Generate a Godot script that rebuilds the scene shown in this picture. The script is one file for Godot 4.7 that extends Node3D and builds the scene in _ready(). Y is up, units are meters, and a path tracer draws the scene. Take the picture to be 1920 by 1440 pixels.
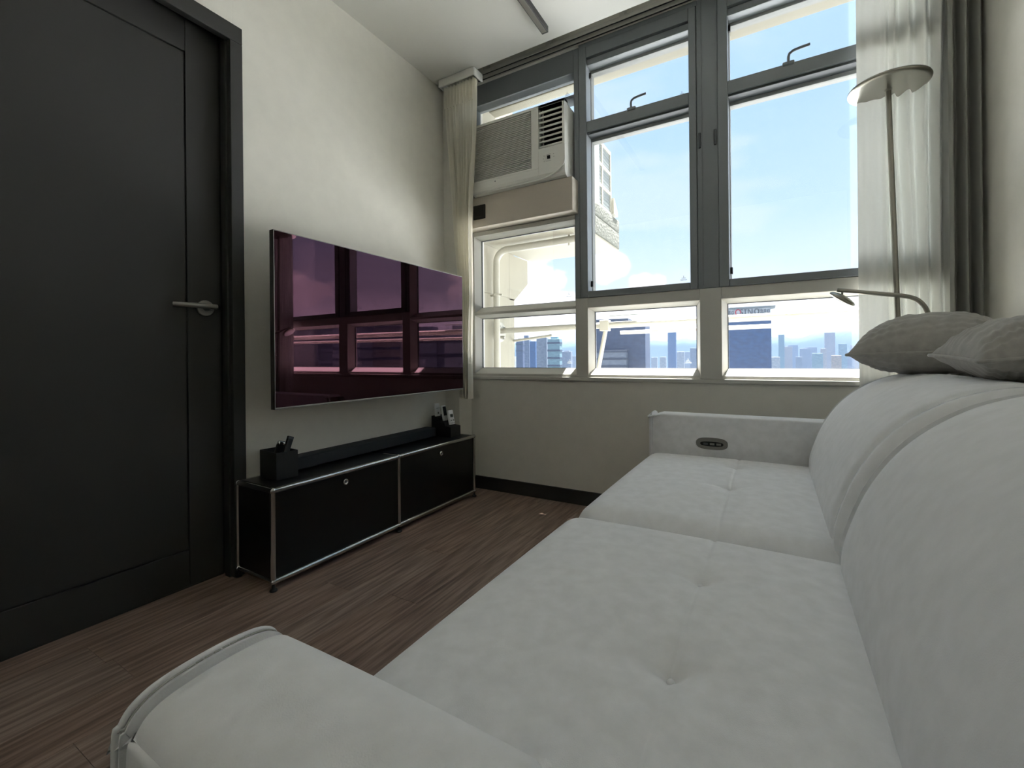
extends Node3D
# A living room with a grey sofa, a black television cabinet and a large window over a hazy city.

var M := {}
var used := {}

# ---------------------------------------------------------------- naming and tagging
func numbered(called: String) -> String:
	used[called] = used.get(called, 0) + 1
	return called if used[called] == 1 else "%s_%03d" % [called, used[called] - 1]

func thing(called: String, label: String, category: String, at := Vector3.ZERO, group := "") -> Node3D:
	var o := Node3D.new()
	o.name = numbered(called)
	add_child(o)
	o.position = at
	o.set_meta("label", label)
	o.set_meta("category", category)
	if group != "":
		o.set_meta("group", group)
	return o

func structure(called: String, label: String, category: String) -> Node3D:
	var o := thing(called, label, category)
	o.set_meta("kind", "structure")
	return o

func part(called: String, mesh: Mesh, mat: Material, parent: Node3D, at := Vector3.ZERO, turn := Vector3.ZERO) -> MeshInstance3D:
	var o := MeshInstance3D.new()
	o.name = called
	o.mesh = mesh
	o.material_override = mat
	o.cast_shadow = GeometryInstance3D.SHADOW_CASTING_SETTING_DOUBLE_SIDED if mat.get("cull_mode") == BaseMaterial3D.CULL_DISABLED else GeometryInstance3D.SHADOW_CASTING_SETTING_ON
	parent.add_child(o, true)
	o.position = at
	o.rotation = turn
	return o

# ---------------------------------------------------------------- mesh building (triangles given counter-clockwise seen from outside)
func finish(v: PackedVector3Array, idx: PackedInt32Array, smooth := true, uv := PackedVector2Array()) -> ArrayMesh:
	var arrays := []
	arrays.resize(Mesh.ARRAY_MAX)
	if smooth:
		var n := PackedVector3Array()
		n.resize(v.size())
		var key := {}
		var rep := PackedInt32Array()
		rep.resize(v.size())
		for i in v.size():
			var k := Vector3i((v[i] * 20000.0).round())
			if not key.has(k):
				key[k] = i
			rep[i] = key[k]
		for t in range(0, idx.size(), 3):
			var a := v[idx[t]]
			var fn := (v[idx[t + 1]] - a).cross(v[idx[t + 2]] - a)
			for j in 3:
				n[rep[idx[t + j]]] += fn
		for i in v.size():
			n[i] = n[rep[i]].normalized()
		var flipped := PackedInt32Array()
		flipped.resize(idx.size())
		for t in range(0, idx.size(), 3):
			flipped[t] = idx[t]
			flipped[t + 1] = idx[t + 2]
			flipped[t + 2] = idx[t + 1]
		arrays[Mesh.ARRAY_VERTEX] = v
		arrays[Mesh.ARRAY_NORMAL] = n
		if uv.size() == v.size():
			arrays[Mesh.ARRAY_TEX_UV] = uv
		arrays[Mesh.ARRAY_INDEX] = flipped
	else:
		var vv := PackedVector3Array()
		var nn := PackedVector3Array()
		for t in range(0, idx.size(), 3):
			var a := v[idx[t]]
			var b := v[idx[t + 1]]
			var c := v[idx[t + 2]]
			var fn := (b - a).cross(c - a).normalized()
			vv.append_array([a, c, b])
			nn.append_array([fn, fn, fn])
		arrays[Mesh.ARRAY_VERTEX] = vv
		arrays[Mesh.ARRAY_NORMAL] = nn
	var m := ArrayMesh.new()
	m.add_surface_from_arrays(Mesh.PRIMITIVE_TRIANGLES, arrays)
	return m

func ticks(h: float, r: float, seg: int, step: float) -> PackedFloat32Array:
	# coordinates from -h to h: corner zones of width r in seg pieces, the middle in pieces of about step
	var out := PackedFloat32Array()
	for k in seg + 1:
		out.append(-h + r * (1.0 - tan((1.0 - float(k) / seg) * PI / 4.0)))
	var mid := 2.0 * (h - r)
	var n := maxi(1, int(round(mid / step)))
	for k in range(1, n):
		out.append(-h + r + mid * k / n)
	for k in seg + 1:
		out.append(h - r * (1.0 - tan(float(k) / seg * PI / 4.0)))
	return out

func refine(a: PackedFloat32Array, c: float, w: float, step: float) -> PackedFloat32Array:
	# the same coordinates with a finer band of half width w round c
	var out := PackedFloat32Array()
	for x in a:
		if absf(x - c) > w:
			out.append(x)
	var n := int(round(2.0 * w / step))
	for k in n + 1:
		out.append(c - w + 2.0 * w * k / n)
	out.sort()
	return out

func round_grid(xs: PackedFloat32Array, ys: PackedFloat32Array, zs: PackedFloat32Array, r: float, bend = null) -> ArrayMesh:
	# a box with rounded edges on the given grid lines (each from -half to half)
	var h := Vector3(xs[-1], ys[-1], zs[-1])
	var inner := h - Vector3(r, r, r)
	var v := PackedVector3Array()
	var idx := PackedInt32Array()
	for face in 6:
		var ax := face / 2
		var s := 1.0 if face % 2 == 0 else -1.0
		var A: PackedFloat32Array = [ys, zs, xs][ax]
		var B: PackedFloat32Array = [zs, xs, ys][ax]
		var first := v.size()
		for a in A:
			for b in B:
				var p: Vector3
				if ax == 0:
					p = Vector3(s * h.x, a, b)
				elif ax == 1:
					p = Vector3(b, s * h.y, a)
				else:
					p = Vector3(a, b, s * h.z)
				var q := p.clamp(-inner, inner)
				var d := p - q
				p = q + d.normalized() * r if d.length() > 1e-9 else p
				if bend != null:
					p = bend.call(p)
				v.append(p)
		var nb := B.size()
		for i in A.size() - 1:
			for j in nb - 1:
				var k := first + i * nb + j
				if s > 0:
					idx.append_array([k, k + nb, k + nb + 1, k, k + nb + 1, k + 1])
				else:
					idx.append_array([k, k + nb + 1, k + nb, k, k + 1, k + nb + 1])
	return finish(v, idx)

var box_cache := {}
func box(size: Vector3, r := 0.003, seg := 1) -> ArrayMesh:
	var key := "%s %s %s" % [size, r, seg]
	if not box_cache.has(key):
		r = minf(r, minf(size.x, minf(size.y, size.z)) * 0.49)
		var h := size / 2.0
		box_cache[key] = round_grid(ticks(h.x, r, seg, 100.0), ticks(h.y, r, seg, 100.0), ticks(h.z, r, seg, 100.0), r)
	return box_cache[key]

func span(called: String, lo: Vector3, hi: Vector3, mat: Material, parent: Node3D, r := 0.003, seg := 1) -> MeshInstance3D:
	# a box part given by two opposite corners in the parent's axes
	return part(called, box((hi - lo).abs(), r, seg), mat, parent, (lo + hi) / 2.0)

func joined(parts: Array) -> ArrayMesh:
	# one mesh of several [mesh, transform]
	var st := SurfaceTool.new()
	st.begin(Mesh.PRIMITIVE_TRIANGLES)
	for p in parts:
		st.append_from(p[0], 0, p[1])
	return st.commit()

func xf_at(at: Vector3, turn := Vector3.ZERO) -> Transform3D:
	return Transform3D(Basis.from_euler(turn), at)

func tube(path: Array, radius: float, sides := 12, closed := false) -> ArrayMesh:
	var v := PackedVector3Array()
	var idx := PackedInt32Array()
	var n := path.size()
	var up := Vector3.UP
	var prev := Vector3.ZERO
	for i in n:
		var t: Vector3
		if closed:
			t = (path[(i + 1) % n] - path[(i - 1 + n) % n]).normalized()
		else:
			t = (path[mini(i + 1, n - 1)] - path[maxi(i - 1, 0)]).normalized()
		if i == 0:
			up = Vector3.UP if absf(t.y) < 0.9 else Vector3.RIGHT
			prev = (up - t * up.dot(t)).normalized()
		else:
			prev = (prev - t * prev.dot(t)).normalized()
		var side := t.cross(prev)
		for k in sides:
			var a := TAU * k / sides
			v.append(path[i] + (prev * cos(a) + side * sin(a)) * radius)
	var rings := n if closed else n - 1
	for i in rings:
		for k in sides:
			var a := i * sides + k
			var b := i * sides + (k + 1) % sides
			var c := ((i + 1) % n) * sides + k
			var d := ((i + 1) % n) * sides + (k + 1) % sides
			idx.append_array([a, b, d, a, d, c])
	if not closed:
		for e in 2:
			var base := v.size()
			var o := 0 if e == 0 else (n - 1) * sides
			for k in sides:
				v.append(v[o + k])
			for k in range(1, sides - 1):
				if e == 0:
					idx.append_array([base, base + k + 1, base + k])
				else:
					idx.append_array([base, base + k, base + k + 1])
	return finish(v, idx)

func lathe(profile: Array, sides := 32) -> ArrayMesh:
	# profile of Vector2(radius, height), from the bottom up along the outside
	var v := PackedVector3Array()
	var idx := PackedInt32Array()
	for p in profile:
		for k in sides:
			var a := TAU * k / sides
			v.append(Vector3(p.x * cos(a), p.y, -p.x * sin(a)))
	for i in profile.size() - 1:
		for k in sides:
			var a := i * sides + k
			var b := i * sides + (k + 1) % sides
			if profile[i].x > 1e-6:
				idx.append_array([a, b, b + sides])
			if profile[i + 1].x > 1e-6:
				idx.append_array([a, b + sides, a + sides])
	return finish(v, idx)

func disc(radius: float, height: float, edge := 0.001, sides := 28) -> ArrayMesh:
	return lathe([Vector2(0, 0), Vector2(radius - edge * 2.0, 0), Vector2(radius - edge, 0), Vector2(radius, edge), Vector2(radius, height - edge), Vector2(radius - edge, height), Vector2(radius - edge * 2.0, height), Vector2(0, height)], sides)

func smooth_loop(pts: Array, per: int) -> PackedVector2Array:
	var out := PackedVector2Array()
	var n := pts.size()
	for i in n:
		for k in per:
			out.append(pts[i].cubic_interpolate(pts[(i + 1) % n], pts[(i - 1 + n) % n], pts[(i + 2) % n], float(k) / per))
	return out

func loft(loop: PackedVector2Array, length: float, r: float, put: Callable, bulge := 0.0, steps := 24) -> ArrayMesh:
	# a closed counter-clockwise outline pushed along an axis, its two ends rounded by r; put(point, along) places a point
	var n := loop.size()
	var normals := PackedVector2Array()
	var mid := Vector2.ZERO
	for i in n:
		var t := (loop[(i + 1) % n] - loop[(i - 1 + n) % n]).normalized()
		normals.append(Vector2(t.y, -t.x))
		mid += loop[i] / n
	var stations := []
	var arc := 7
	for k in arc + 1:
		var a := PI / 2.0 * k / arc
		stations.append(Vector2(r * (1.0 - sin(a)), r * (1.0 - cos(a))))
	stations.reverse()
	var line := []
	for s in stations:
		line.append(Vector2(s.y, s.x))
	for k in range(1, steps):
		line.append(Vector2(r + (length - 2.0 * r) * k / steps, 0.0))
	for k in stations.size():
		var s: Vector2 = stations[stations.size() - 1 - k]
		line.append(Vector2(length - s.y, s.x))
	var v := PackedVector3Array()
	var idx := PackedInt32Array()
	for s in line:
		var t: float = s.x / length
		var swell := bulge * sqrt(maxf(0.0, 4.0 * t * (1.0 - t)))
		for i in n:
			var p: Vector2 = loop[i] + normals[i] * (swell - s.y)
			v.append(put.call(p, s.x))
	for i in line.size() - 1:
		for k in n:
			var a := i * n + k
			var b := i * n + (k + 1) % n
			idx.append_array([a, b, b + n, a, b + n, a + n])
	for e in 2:
		var s: Vector2 = line[0] if e == 0 else line[-1]
		var o := 0 if e == 0 else (line.size() - 1) * n
		v.append(put.call(mid, s.x))
		var c := v.size() - 1
		for k in n:
			if e == 0:
				idx.append_array([c, o + (k + 1) % n, o + k])
			else:
				idx.append_array([c, o + k, o + (k + 1) % n])
	# turn the surface outwards whichever way put() lays the outline
	var vol := 0.0
	for t in range(0, idx.size(), 3):
		vol += v[idx[t]].dot(v[idx[t + 1]].cross(v[idx[t + 2]]))
	if vol < 0.0:
		for t in range(0, idx.size(), 3):
			var sw := idx[t + 1]
			idx[t + 1] = idx[t + 2]
			idx[t + 2] = sw
	return finish(v, idx)

func prism(poly: PackedVector2Array, depth: float) -> ArrayMesh:
	# a counter-clockwise outline in x, y with thickness along z, centred on z = 0
	var v := PackedVector3Array()
	var idx := PackedInt32Array()
	var n := poly.size()
	for p in poly:
		v.append(Vector3(p.x, p.y, depth / 2.0))
	for p in poly:
		v.append(Vector3(p.x, p.y, -depth / 2.0))
	var tris := Geometry2D.triangulate_polygon(poly)
	for t in range(0, tris.size(), 3):
		var a := poly[tris[t]]
		var b := poly[tris[t + 1]]
		var c := poly[tris[t + 2]]
		var o := [tris[t], tris[t + 1], tris[t + 2]]
		if (b - a).cross(c - a) < 0.0:
			o = [tris[t], tris[t + 2], tris[t + 1]]
		idx.append_array([o[0], o[1], o[2], n + o[0], n + o[2], n + o[1]])
	for i in n:
		var j := (i + 1) % n
		idx.append_array([i, n + i, n + j, i, n + j, j])
	return finish(v, idx, false)

func bead(x0: float, y0: float, x1: float, y1: float, inset: Array, z0: float, z1: float) -> ArrayMesh:
	# the mitred, sloping glazing bead round a pane: outer rectangle at z0 (towards the room), inner at z1; inset = left, bottom, right, top
	var o := [Vector2(x0, y0), Vector2(x1, y0), Vector2(x1, y1), Vector2(x0, y1)]
	var q := [Vector2(x0 + inset[0], y0 + inset[1]), Vector2(x1 - inset[2], y0 + inset[1]), Vector2(x1 - inset[2], y1 - inset[3]), Vector2(x0 + inset[0], y1 - inset[3])]
	var v := PackedVector3Array()
	var idx := PackedInt32Array()
	for k in 4:
		var j := (k + 1) % 4
		var a := v.size()
		var back := z1 - 0.012
		v.append_array([Vector3(o[k].x, o[k].y, z0), Vector3(o[j].x, o[j].y, z0), Vector3(q[j].x, q[j].y, z1), Vector3(q[k].x, q[k].y, z1)])
		v.append_array([Vector3(o[k].x, o[k].y, back), Vector3(o[j].x, o[j].y, back), Vector3(q[j].x, q[j].y, back), Vector3(q[k].x, q[k].y, back)])
		idx.append_array([a, a + 1, a + 2, a, a + 2, a + 3])
		idx.append_array([a + 4, a + 6, a + 5, a + 4, a + 7, a + 6])
		idx.append_array([a + 3, a + 2, a + 6, a + 3, a + 6, a + 7])
		idx.append_array([a, a + 4, a + 5, a, a + 5, a + 1])
	return finish(v, idx, false)

# ---------------------------------------------------------------- materials
func c8(r: int, g: int, b: int) -> Color:
	return Color8(r, g, b)

func noise_tex(freq: float, lo: Color, hi: Color, seed_ := 1, size := 512, octaves := 4, normal := false, mid := Color(-1, 0, 0)) -> NoiseTexture2D:
	var n := FastNoiseLite.new()
	n.seed = seed_
	n.frequency = freq
	n.fractal_octaves = octaves
	var t := NoiseTexture2D.new()
	t.width = size
	t.height = size
	t.seamless = true
	t.noise = n
	if normal:
		t.as_normal_map = true
		t.bump_strength = 4.0
	else:
		var g := Gradient.new()
		g.set_color(0, lo)
		g.set_color(1, hi)
		if mid.r >= 0.0:
			g.add_point(0.5, mid)
		t.color_ramp = g
	return t

func mat(called: String, color: Color, rough := 0.6, metal := 0.0) -> StandardMaterial3D:
	var m := StandardMaterial3D.new()
	m.resource_name = called
	m.albedo_color = color
	m.roughness = rough
	m.metallic = metal
	M[called] = m
	return m

func world_map(m: StandardMaterial3D, scale: Vector3) -> void:
	m.uv1_triplanar = true
	m.uv1_world_triplanar = true
	m.uv1_scale = scale

func materials() -> void:
	var m: StandardMaterial3D
	var grain := noise_tex(0.02, Color(0.975, 0.975, 0.975), Color(1, 1, 1), 3, 512, 4)
	var fine := noise_tex(0.25, Color(0, 0, 0), Color(1, 1, 1), 5, 512, 3)
	m = mat("wall_paint", c8(224, 221, 210), 0.85)
	m.albedo_texture = grain
	world_map(m, Vector3.ONE * 0.9)
	m.heightmap_enabled = true
	m.heightmap_texture = fine
	m.heightmap_scale = 0.02
	m = mat("ceiling_paint", c8(230, 229, 222), 0.9)
	m = mat("dark_paint", c8(49, 49, 47), 0.55)
	m = mat("baseboard", c8(40, 40, 40), 0.5)
	# sofa fabric: brushed nap with cloudy patches and a fine weave
	m = mat("sofa_fabric", c8(241, 241, 242), 0.95)
	m.albedo_texture = noise_tex(0.012, Color(0.945, 0.945, 0.94), Color(1, 1, 1), 11, 1024, 5)
	world_map(m, Vector3.ONE * 1.6)
	m.heightmap_enabled = true
	m.heightmap_texture = noise_tex(0.35, Color(0, 0, 0), Color(1, 1, 1), 12, 1024, 2)
	m.heightmap_scale = 0.03
	m.rim_enabled = true
	m.rim = 0.35
	m.rim_tint = 0.5
	m = mat("pillow_fabric", c8(178, 175, 168), 0.9)
	m.albedo_texture = noise_tex(0.02, Color(0.86, 0.86, 0.86), Color(1, 1, 1), 21, 512, 5)
	m.uv1_triplanar = true
	m.uv1_scale = Vector3.ONE * 3.0
	m.rim_enabled = true
	m.rim = 0.6
	m.rim_tint = 0.6
	m = mat("thread", c8(180, 180, 174), 0.9)
	m = mat("black_panel", c8(14, 14, 15), 0.28)
	m = mat("black_plastic", c8(20, 20, 21), 0.5)
	m = mat("black_mesh_cloth", c8(38, 40, 44), 0.85)
	m = mat("black_leather", c8(22, 23, 24), 0.55)
	m = mat("chrome", c8(205, 205, 202), 0.12, 1.0)
	m = mat("brushed_steel", c8(165, 162, 152), 0.3, 1.0)
	m = mat("satin_nickel", c8(150, 148, 143), 0.4, 1.0)
	m = mat("tv_screen", c8(76, 52, 63), 0.02, 1.0)
	m = mat("tv_body", c8(16, 16, 17), 0.45)
	m = mat("grey_frame", c8(128, 133, 136), 0.45)
	m = mat("gasket", c8(70, 74, 78), 0.6)
	m = mat("reveal", c8(112, 113, 110), 0.6)
	m = mat("pale_frame", c8(196, 194, 186), 0.5)
	m = mat("white_plastic", c8(232, 231, 224), 0.45)
	m = mat("device_white", c8(232, 232, 230), 0.35)
	m = mat("lcd", c8(96, 104, 92), 0.3)
	m = mat("print_grey", c8(150, 150, 145), 0.6)
	m = mat("dark_void", c8(12, 13, 14), 0.8)
	m = mat("button_grey", c8(120, 120, 116), 0.5)
	m = mat("arm_panel", c8(128, 127, 122), 0.6)
	m = mat("lamp_lens", c8(225, 225, 220), 0.35)
	m = mat("light_fitting", c8(40, 39, 37), 0.5)
	m = mat("diffuser", c8(120, 117, 108), 0.5)
	m = mat("fascia_panel", c8(200, 190, 176), 0.7)
	m = mat("sheer", c8(232, 231, 225), 0.9)
	m.cull_mode = BaseMaterial3D.CULL_DISABLED
	m.backlight_enabled = true
	m.backlight = c8(122, 123, 119)
	m = mat("white_voile", c8(236, 233, 222), 0.9)
	m.cull_mode = BaseMaterial3D.CULL_DISABLED
	m.backlight_enabled = true
	m.backlight = c8(225, 221, 208)
	m = mat("lining", c8(150, 150, 142), 0.9)
	m.cull_mode = BaseMaterial3D.CULL_DISABLED
	m = mat("glass", Color(1, 1, 1, 0.015), 0.0)
	m.transparency = BaseMaterial3D.TRANSPARENCY_ALPHA
	m = mat("etch", Color(0.86, 0.88, 0.89, 0.3), 0.7)
	m.transparency = BaseMaterial3D.TRANSPARENCY_ALPHA
	# wood: long grain, three tones
	for k in 3:
		m = mat("wood_%d" % k, [c8(255, 255, 255), c8(236, 232, 230), c8(246, 240, 236)][k], 0.36)
		m.albedo_texture = noise_tex(0.018, c8(104, 88, 80), c8(188, 166, 152), 31 + k, 512, 5, false, c8(150, 130, 118)) if k == 0 else M["wood_0"].albedo_texture
		m.uv1_triplanar = true
		m.uv1_world_triplanar = true
		m.uv1_scale = Vector3(5.0, 5.0, 0.30)
		m.uv1_offset = Vector3(0.37 * k, 0, 0.21 * k)
		m.heightmap_enabled = true
		m.heightmap_texture = M["wood_0"].albedo_texture
		m.heightmap_scale = 0.03
	# outside
	m = mat("white_render", c8(226, 224, 216), 0.85)
	m.albedo_texture = grain
	world_map(m, Vector3.ONE * 0.5)
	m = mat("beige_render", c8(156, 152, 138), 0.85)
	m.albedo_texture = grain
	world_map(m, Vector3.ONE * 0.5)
	m = mat("eave_paint", c8(122, 118, 105), 0.85)
	m = mat("bounce_slab", c8(190, 194, 198), 0.9)  # pale surface of the added reflector slab below the window
	m = mat("rough_concrete", c8(122, 124, 119), 0.9)
	m.albedo_texture = noise_tex(0.03, c8(150, 152, 144), c8(255, 255, 250), 41, 512, 5)
	world_map(m, Vector3.ONE * 2.5)
	m.heightmap_enabled = true
	m.heightmap_texture = M["rough_concrete"].albedo_texture
	m.heightmap_scale = 0.6
	m = mat("white_pipe", c8(172, 170, 160), 0.5)
	m = mat("louvre_grey", c8(120, 126, 127), 0.6)
	m = mat("ground", c8(84, 88, 86), 0.9)
	m = mat("hill", c8(74, 92, 74), 0.95)
	var facade := noise_tex(0.03, Color(0.72, 0.74, 0.78), Color(1, 1, 1), 51, 512, 4)
	var tones := {"tower_blue": c8(54, 88, 136), "tower_slate": c8(76, 86, 112), "tower_teal": c8(120, 150, 156), "tower_pale": c8(170, 172, 176), "tower_grey": c8(128, 134, 146), "tower_tan": c8(168, 150, 132), "tower_rose": c8(168, 128, 128), "roof_white": c8(224, 226, 226)}
	for key in tones:
		m = mat(key, tones[key], 0.45)
		m.albedo_texture = facade
		world_map(m, Vector3(0.012, 0.02, 0.012))
	m = mat("tower_band", c8(52, 60, 78), 0.35)
	m = mat("sign_grey", c8(96, 98, 102), 0.6)
	m = mat("sign_red", c8(190, 60, 66), 0.6)

# ---------------------------------------------------------------- sky, sun, camera
func sky_image() -> Image:
	var w := 1536
	var h := 768
	var im := Image.create(w, h, false, Image.FORMAT_RGBF)
	var puff := FastNoiseLite.new()
	puff.seed = 7
	puff.frequency = 6.0
	puff.fractal_octaves = 5
	var wisp := FastNoiseLite.new()
	wisp.seed = 9
	wisp.frequency = 2.2
	wisp.fractal_octaves = 4
	# heaps of cloud low all round the horizon: azimuth and height in degrees, half width, half height
	var heaps := [[-26.6, 9.6, 4.0, 3.8], [-28.6, 7.0, 3.2, 2.4], [-24.4, 6.8, 3.6, 2.2], [-18.3, 11.2, 2.8, 1.7], [-13.4, 8.6, 2.6, 1.4], [-31.5, 6.2, 3.0, 2.0], [34, 9, 5, 3], [58, 8, 6, 3.2], [84, 10, 5, 3], [115, 7, 6, 2.6], [150, 9, 5, 3.2], [176, 8, 6, 2.4], [-60, 8, 5, 3], [-88, 9, 6, 3], [-120, 7, 5, 2.6], [-150, 10, 6, 3.4]]
	var stops := [0.0, 5.0, 8.5, 15.0, 26.0, 42.0, 90.0]
	var cols := [Vector3(2.5, 2.6, 2.65), Vector3(2.1, 2.2, 2.25), Vector3(0.78, 0.93, 1.06), Vector3(0.55, 0.76, 0.98), Vector3(0.43, 0.65, 0.91), Vector3(0.38, 0.60, 0.88), Vector3(0.33, 0.54, 0.86)]
	for j in h:
		var el := 90.0 - 180.0 * (j + 0.5) / h
		if el < -1.0:
			im.fill_rect(Rect2i(0, j, w, h - j), Color(0.55, 0.6, 0.66))
			break
		var k := 0
		while k < 5 and el > stops[k + 1]:
			k += 1
		var base: Vector3 = cols[k].lerp(cols[k + 1], clampf((el - stops[k]) / (stops[k + 1] - stops[k]), 0.0, 1.0))
		var ce := cos(deg_to_rad(el))
		for i in w:
			var az := wrapf(360.0 * (i + 0.5) / w, -180.0, 180.0)
			var c := base
			var ar := deg_to_rad(az)
			var d := Vector3(sin(ar) * ce, sin(deg_to_rad(el)), -cos(ar) * ce)
			var veil := clampf(wisp.get_noise_3d(d.x * 1.0, d.y * 3.0, d.z * 1.0) * 0.9 + 0.02, 0.0, 0.22)
			c = c.lerp(Vector3(0.93, 0.96, 1.0), veil)
			if el < 17.0:
				var cover := -1.0
				for q in heaps:
					var da: float = (az - q[0]) / q[2]
					var de: float = (el - q[1]) / q[3]
					if absf(da) < 1.7 and absf(de) < 1.7:
						cover = maxf(cover, 1.0 - da * da - (de * de if de > 0.0 else de * de * 0.7))
				if cover > -0.6:
					var n := puff.get_noise_3d(d.x * 3.0, d.y * 4.0, d.z * 3.0)
					var a := smoothstep(0.05, 0.4, cover * 0.8 + n * 0.7)
					var tone := lerpf(0.93, 1.05, clampf(0.5 + n, 0.0, 1.0))
					c = c.lerp(Vector3(1.7, 1.7, 1.7) * tone, a * 0.85)
			im.set_pixel(i, j, Color(c.x, c.y, c.z))
	return im

func light_and_camera() -> void:
	var cam := Camera3D.new()
	cam.name = "camera"
	add_child(cam)
	cam.position = Vector3(0, 0.8895, 0)
	cam.rotation_degrees = Vector3(0, 30.2217, -0.5566)
	cam.projection = Camera3D.PROJECTION_FRUSTUM
	cam.near = 0.05
	cam.far = 20000.0
	cam.size = 2.0 * 0.05 * 720.0 / 840.66
	cam.frustum_offset = Vector2(0, -49.4 / 840.66 * 0.05)
	cam.current = true
	var sm := PanoramaSkyMaterial.new()
	sm.panorama = ImageTexture.create_from_image(sky_image())
	sm.energy_multiplier = 0.575
	var env := Environment.new()
	env.background_mode = Environment.BG_SKY
	env.sky = Sky.new()
	env.sky.sky_material = sm
	env.tonemap_mode = Environment.TONE_MAPPER_LINEAR
	env.tonemap_exposure = 2.28
	env.sdfgi_enabled = true
	env.ssao_enabled = true
	env.ssil_enabled = true
	env.volumetric_fog_enabled = true
	env.volumetric_fog_density = 0.0
	var we := WorldEnvironment.new()
	we.name = "environment"
	we.environment = env
	add_child(we)
	var sun := DirectionalLight3D.new()
	sun.name = "sun"
	add_child(sun)
	sun.look_at_from_position(Vector3(0.06, 1.0, -0.3100) * 10.0, Vector3.ZERO, Vector3.RIGHT)
	sun.light_energy = 11.5
	sun.light_color = Color(1.0, 0.99, 0.97)
	sun.light_angular_distance = 0.8
	sun.shadow_enabled = true

# ---------------------------------------------------------------- the room
const XL := -1.922   # left wall
const XR := 0.72     # right wall
const ZW := -2.54    # window wall
const ZB := 0.95      # wall behind the camera
const YC := 2.71     # ceiling

func room() -> void:
	var o := structure("floor", "dark brown wooden floor running towards the window", "floor")
	span("subfloor", Vector3(XL - 0.2, -0.12, ZW - 0.16), Vector3(XR + 0.16, -0.012, ZB + 0.16), M.dark_void, o)
	var rng := RandomNumberGenerator.new()
	rng.seed = 4
	var width := 0.146
	var x := XL - 0.08
	while x < XR:
		var z := ZB - rng.randf_range(0.0, 1.1)
		var z_near := ZB
		while z_near > ZW + 0.01:
			var z_far := maxf(z, ZW)
			if z_near - z_far > 0.03:
				var x1 := minf(x + width, XR)
				span("plank", Vector3(x + 0.0004, -0.014, z_far + 0.0004), Vector3(x1 - 0.0004, 0.0, z_near - 0.0004), M["wood_%d" % rng.randi_range(0, 2)], o, 0.0008)
			z_near = z_far
			z -= 1.22
		x += width
	o = structure("ceiling", "plain white ceiling ending at the curtain recess", "ceiling")
	span("ceiling_board", Vector3(XL - 0.16, YC, -2.345), Vector3(XR + 0.16, YC + 0.34, ZB + 0.16), M.ceiling_paint, o, 0.002)
	span("recess_top", Vector3(XL - 0.16, 2.93, ZW - 0.16), Vector3(XR + 0.16, YC + 0.34, -2.346), M.ceiling_paint, o, 0.002)
	# left wall with the doorway cut out
	o = structure("wall_left", "off-white painted wall behind the television", "wall")
	span("wall_face", Vector3(XL - 0.16, 0, ZW - 0.16), Vector3(XL, YC + 0.2, -1.030), M.wall_paint, o, 0.0002)
	span("wall_over_door", Vector3(XL - 0.16, 2.262, -1.030), Vector3(XL, YC + 0.2, -0.05), M.wall_paint, o, 0.0002)
	span("wall_beside_door", Vector3(XL - 0.16, 0, -0.05), Vector3(XL, YC + 0.2, ZB + 0.16), M.wall_paint, o, 0.0002)
	span("corner_pier", Vector3(XL - 0.01, 0, ZW), Vector3(-1.806, 2.93, -2.40), M.wall_paint, o, 0.004)
	o = structure("wall_right", "pale wall behind the sofa at the right", "wall")
	span("wall_face", Vector3(XR, 0, ZW - 0.16), Vector3(XR + 0.16, YC + 0.3, ZB + 0.16), M.wall_paint, o, 0.0002)
	o = structure("wall_back", "plain wall behind the viewer", "wall")
	span("wall_face", Vector3(XL - 0.16, 0, ZB), Vector3(XR + 0.16, YC + 0.3, ZB + 0.16), M.wall_paint, o, 0.0002)
	o = structure("wall_window", "grey painted wall under and round the window", "wall")
	span("wall_below", Vector3(XL - 0.3, -0.8, ZW - 0.16), Vector3(XR + 1.2, 0.745, ZW), M.wall_paint, o, 0.0002)
	span("wall_above", Vector3(XL - 0.3, 2.765, ZW - 0.16), Vector3(XR + 1.2, 3.4, ZW), M.wall_paint, o, 0.0002)
	span("wall_beside_window", Vector3(0.655, 0.745, ZW - 0.16), Vector3(XR + 1.2, 2.765, ZW), M.wall_paint, o, 0.0002)
	span("wall_beside_window", Vector3(XL - 0.3, 0.745, ZW - 0.16), Vector3(-1.80, 2.765, ZW), M.wall_paint, o, 0.0002)
	o = structure("baseboard_window", "black baseboard under the window", "baseboard")
	span("board", Vector3(-1.806, 0.0, ZW), Vector3(XR, 0.086, ZW + 0.014), M.baseboard, o, 0.003)
	o = structure("baseboard_left", "black baseboard behind the low cabinet", "baseboard")
	span("board", Vector3(XL, 0.0, -2.40), Vector3(XL + 0.003, 0.086, -1.066), M.baseboard, o, 0.001)
	span("board", Vector3(-1.806, 0.0, ZW + 0.014), Vector3(-1.794, 0.086, -2.40), M.baseboard, o, 0.003)
	o = structure("trim_1", "sunlit window sill board with a thin white lip", "sill")
	span("sill_board", Vector3(-1.80, 0.745, ZW - 0.17), Vector3(0.655, 0.768, ZW + 0.012), M.pale_frame, o, 0.004, 2)
	door()

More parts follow.
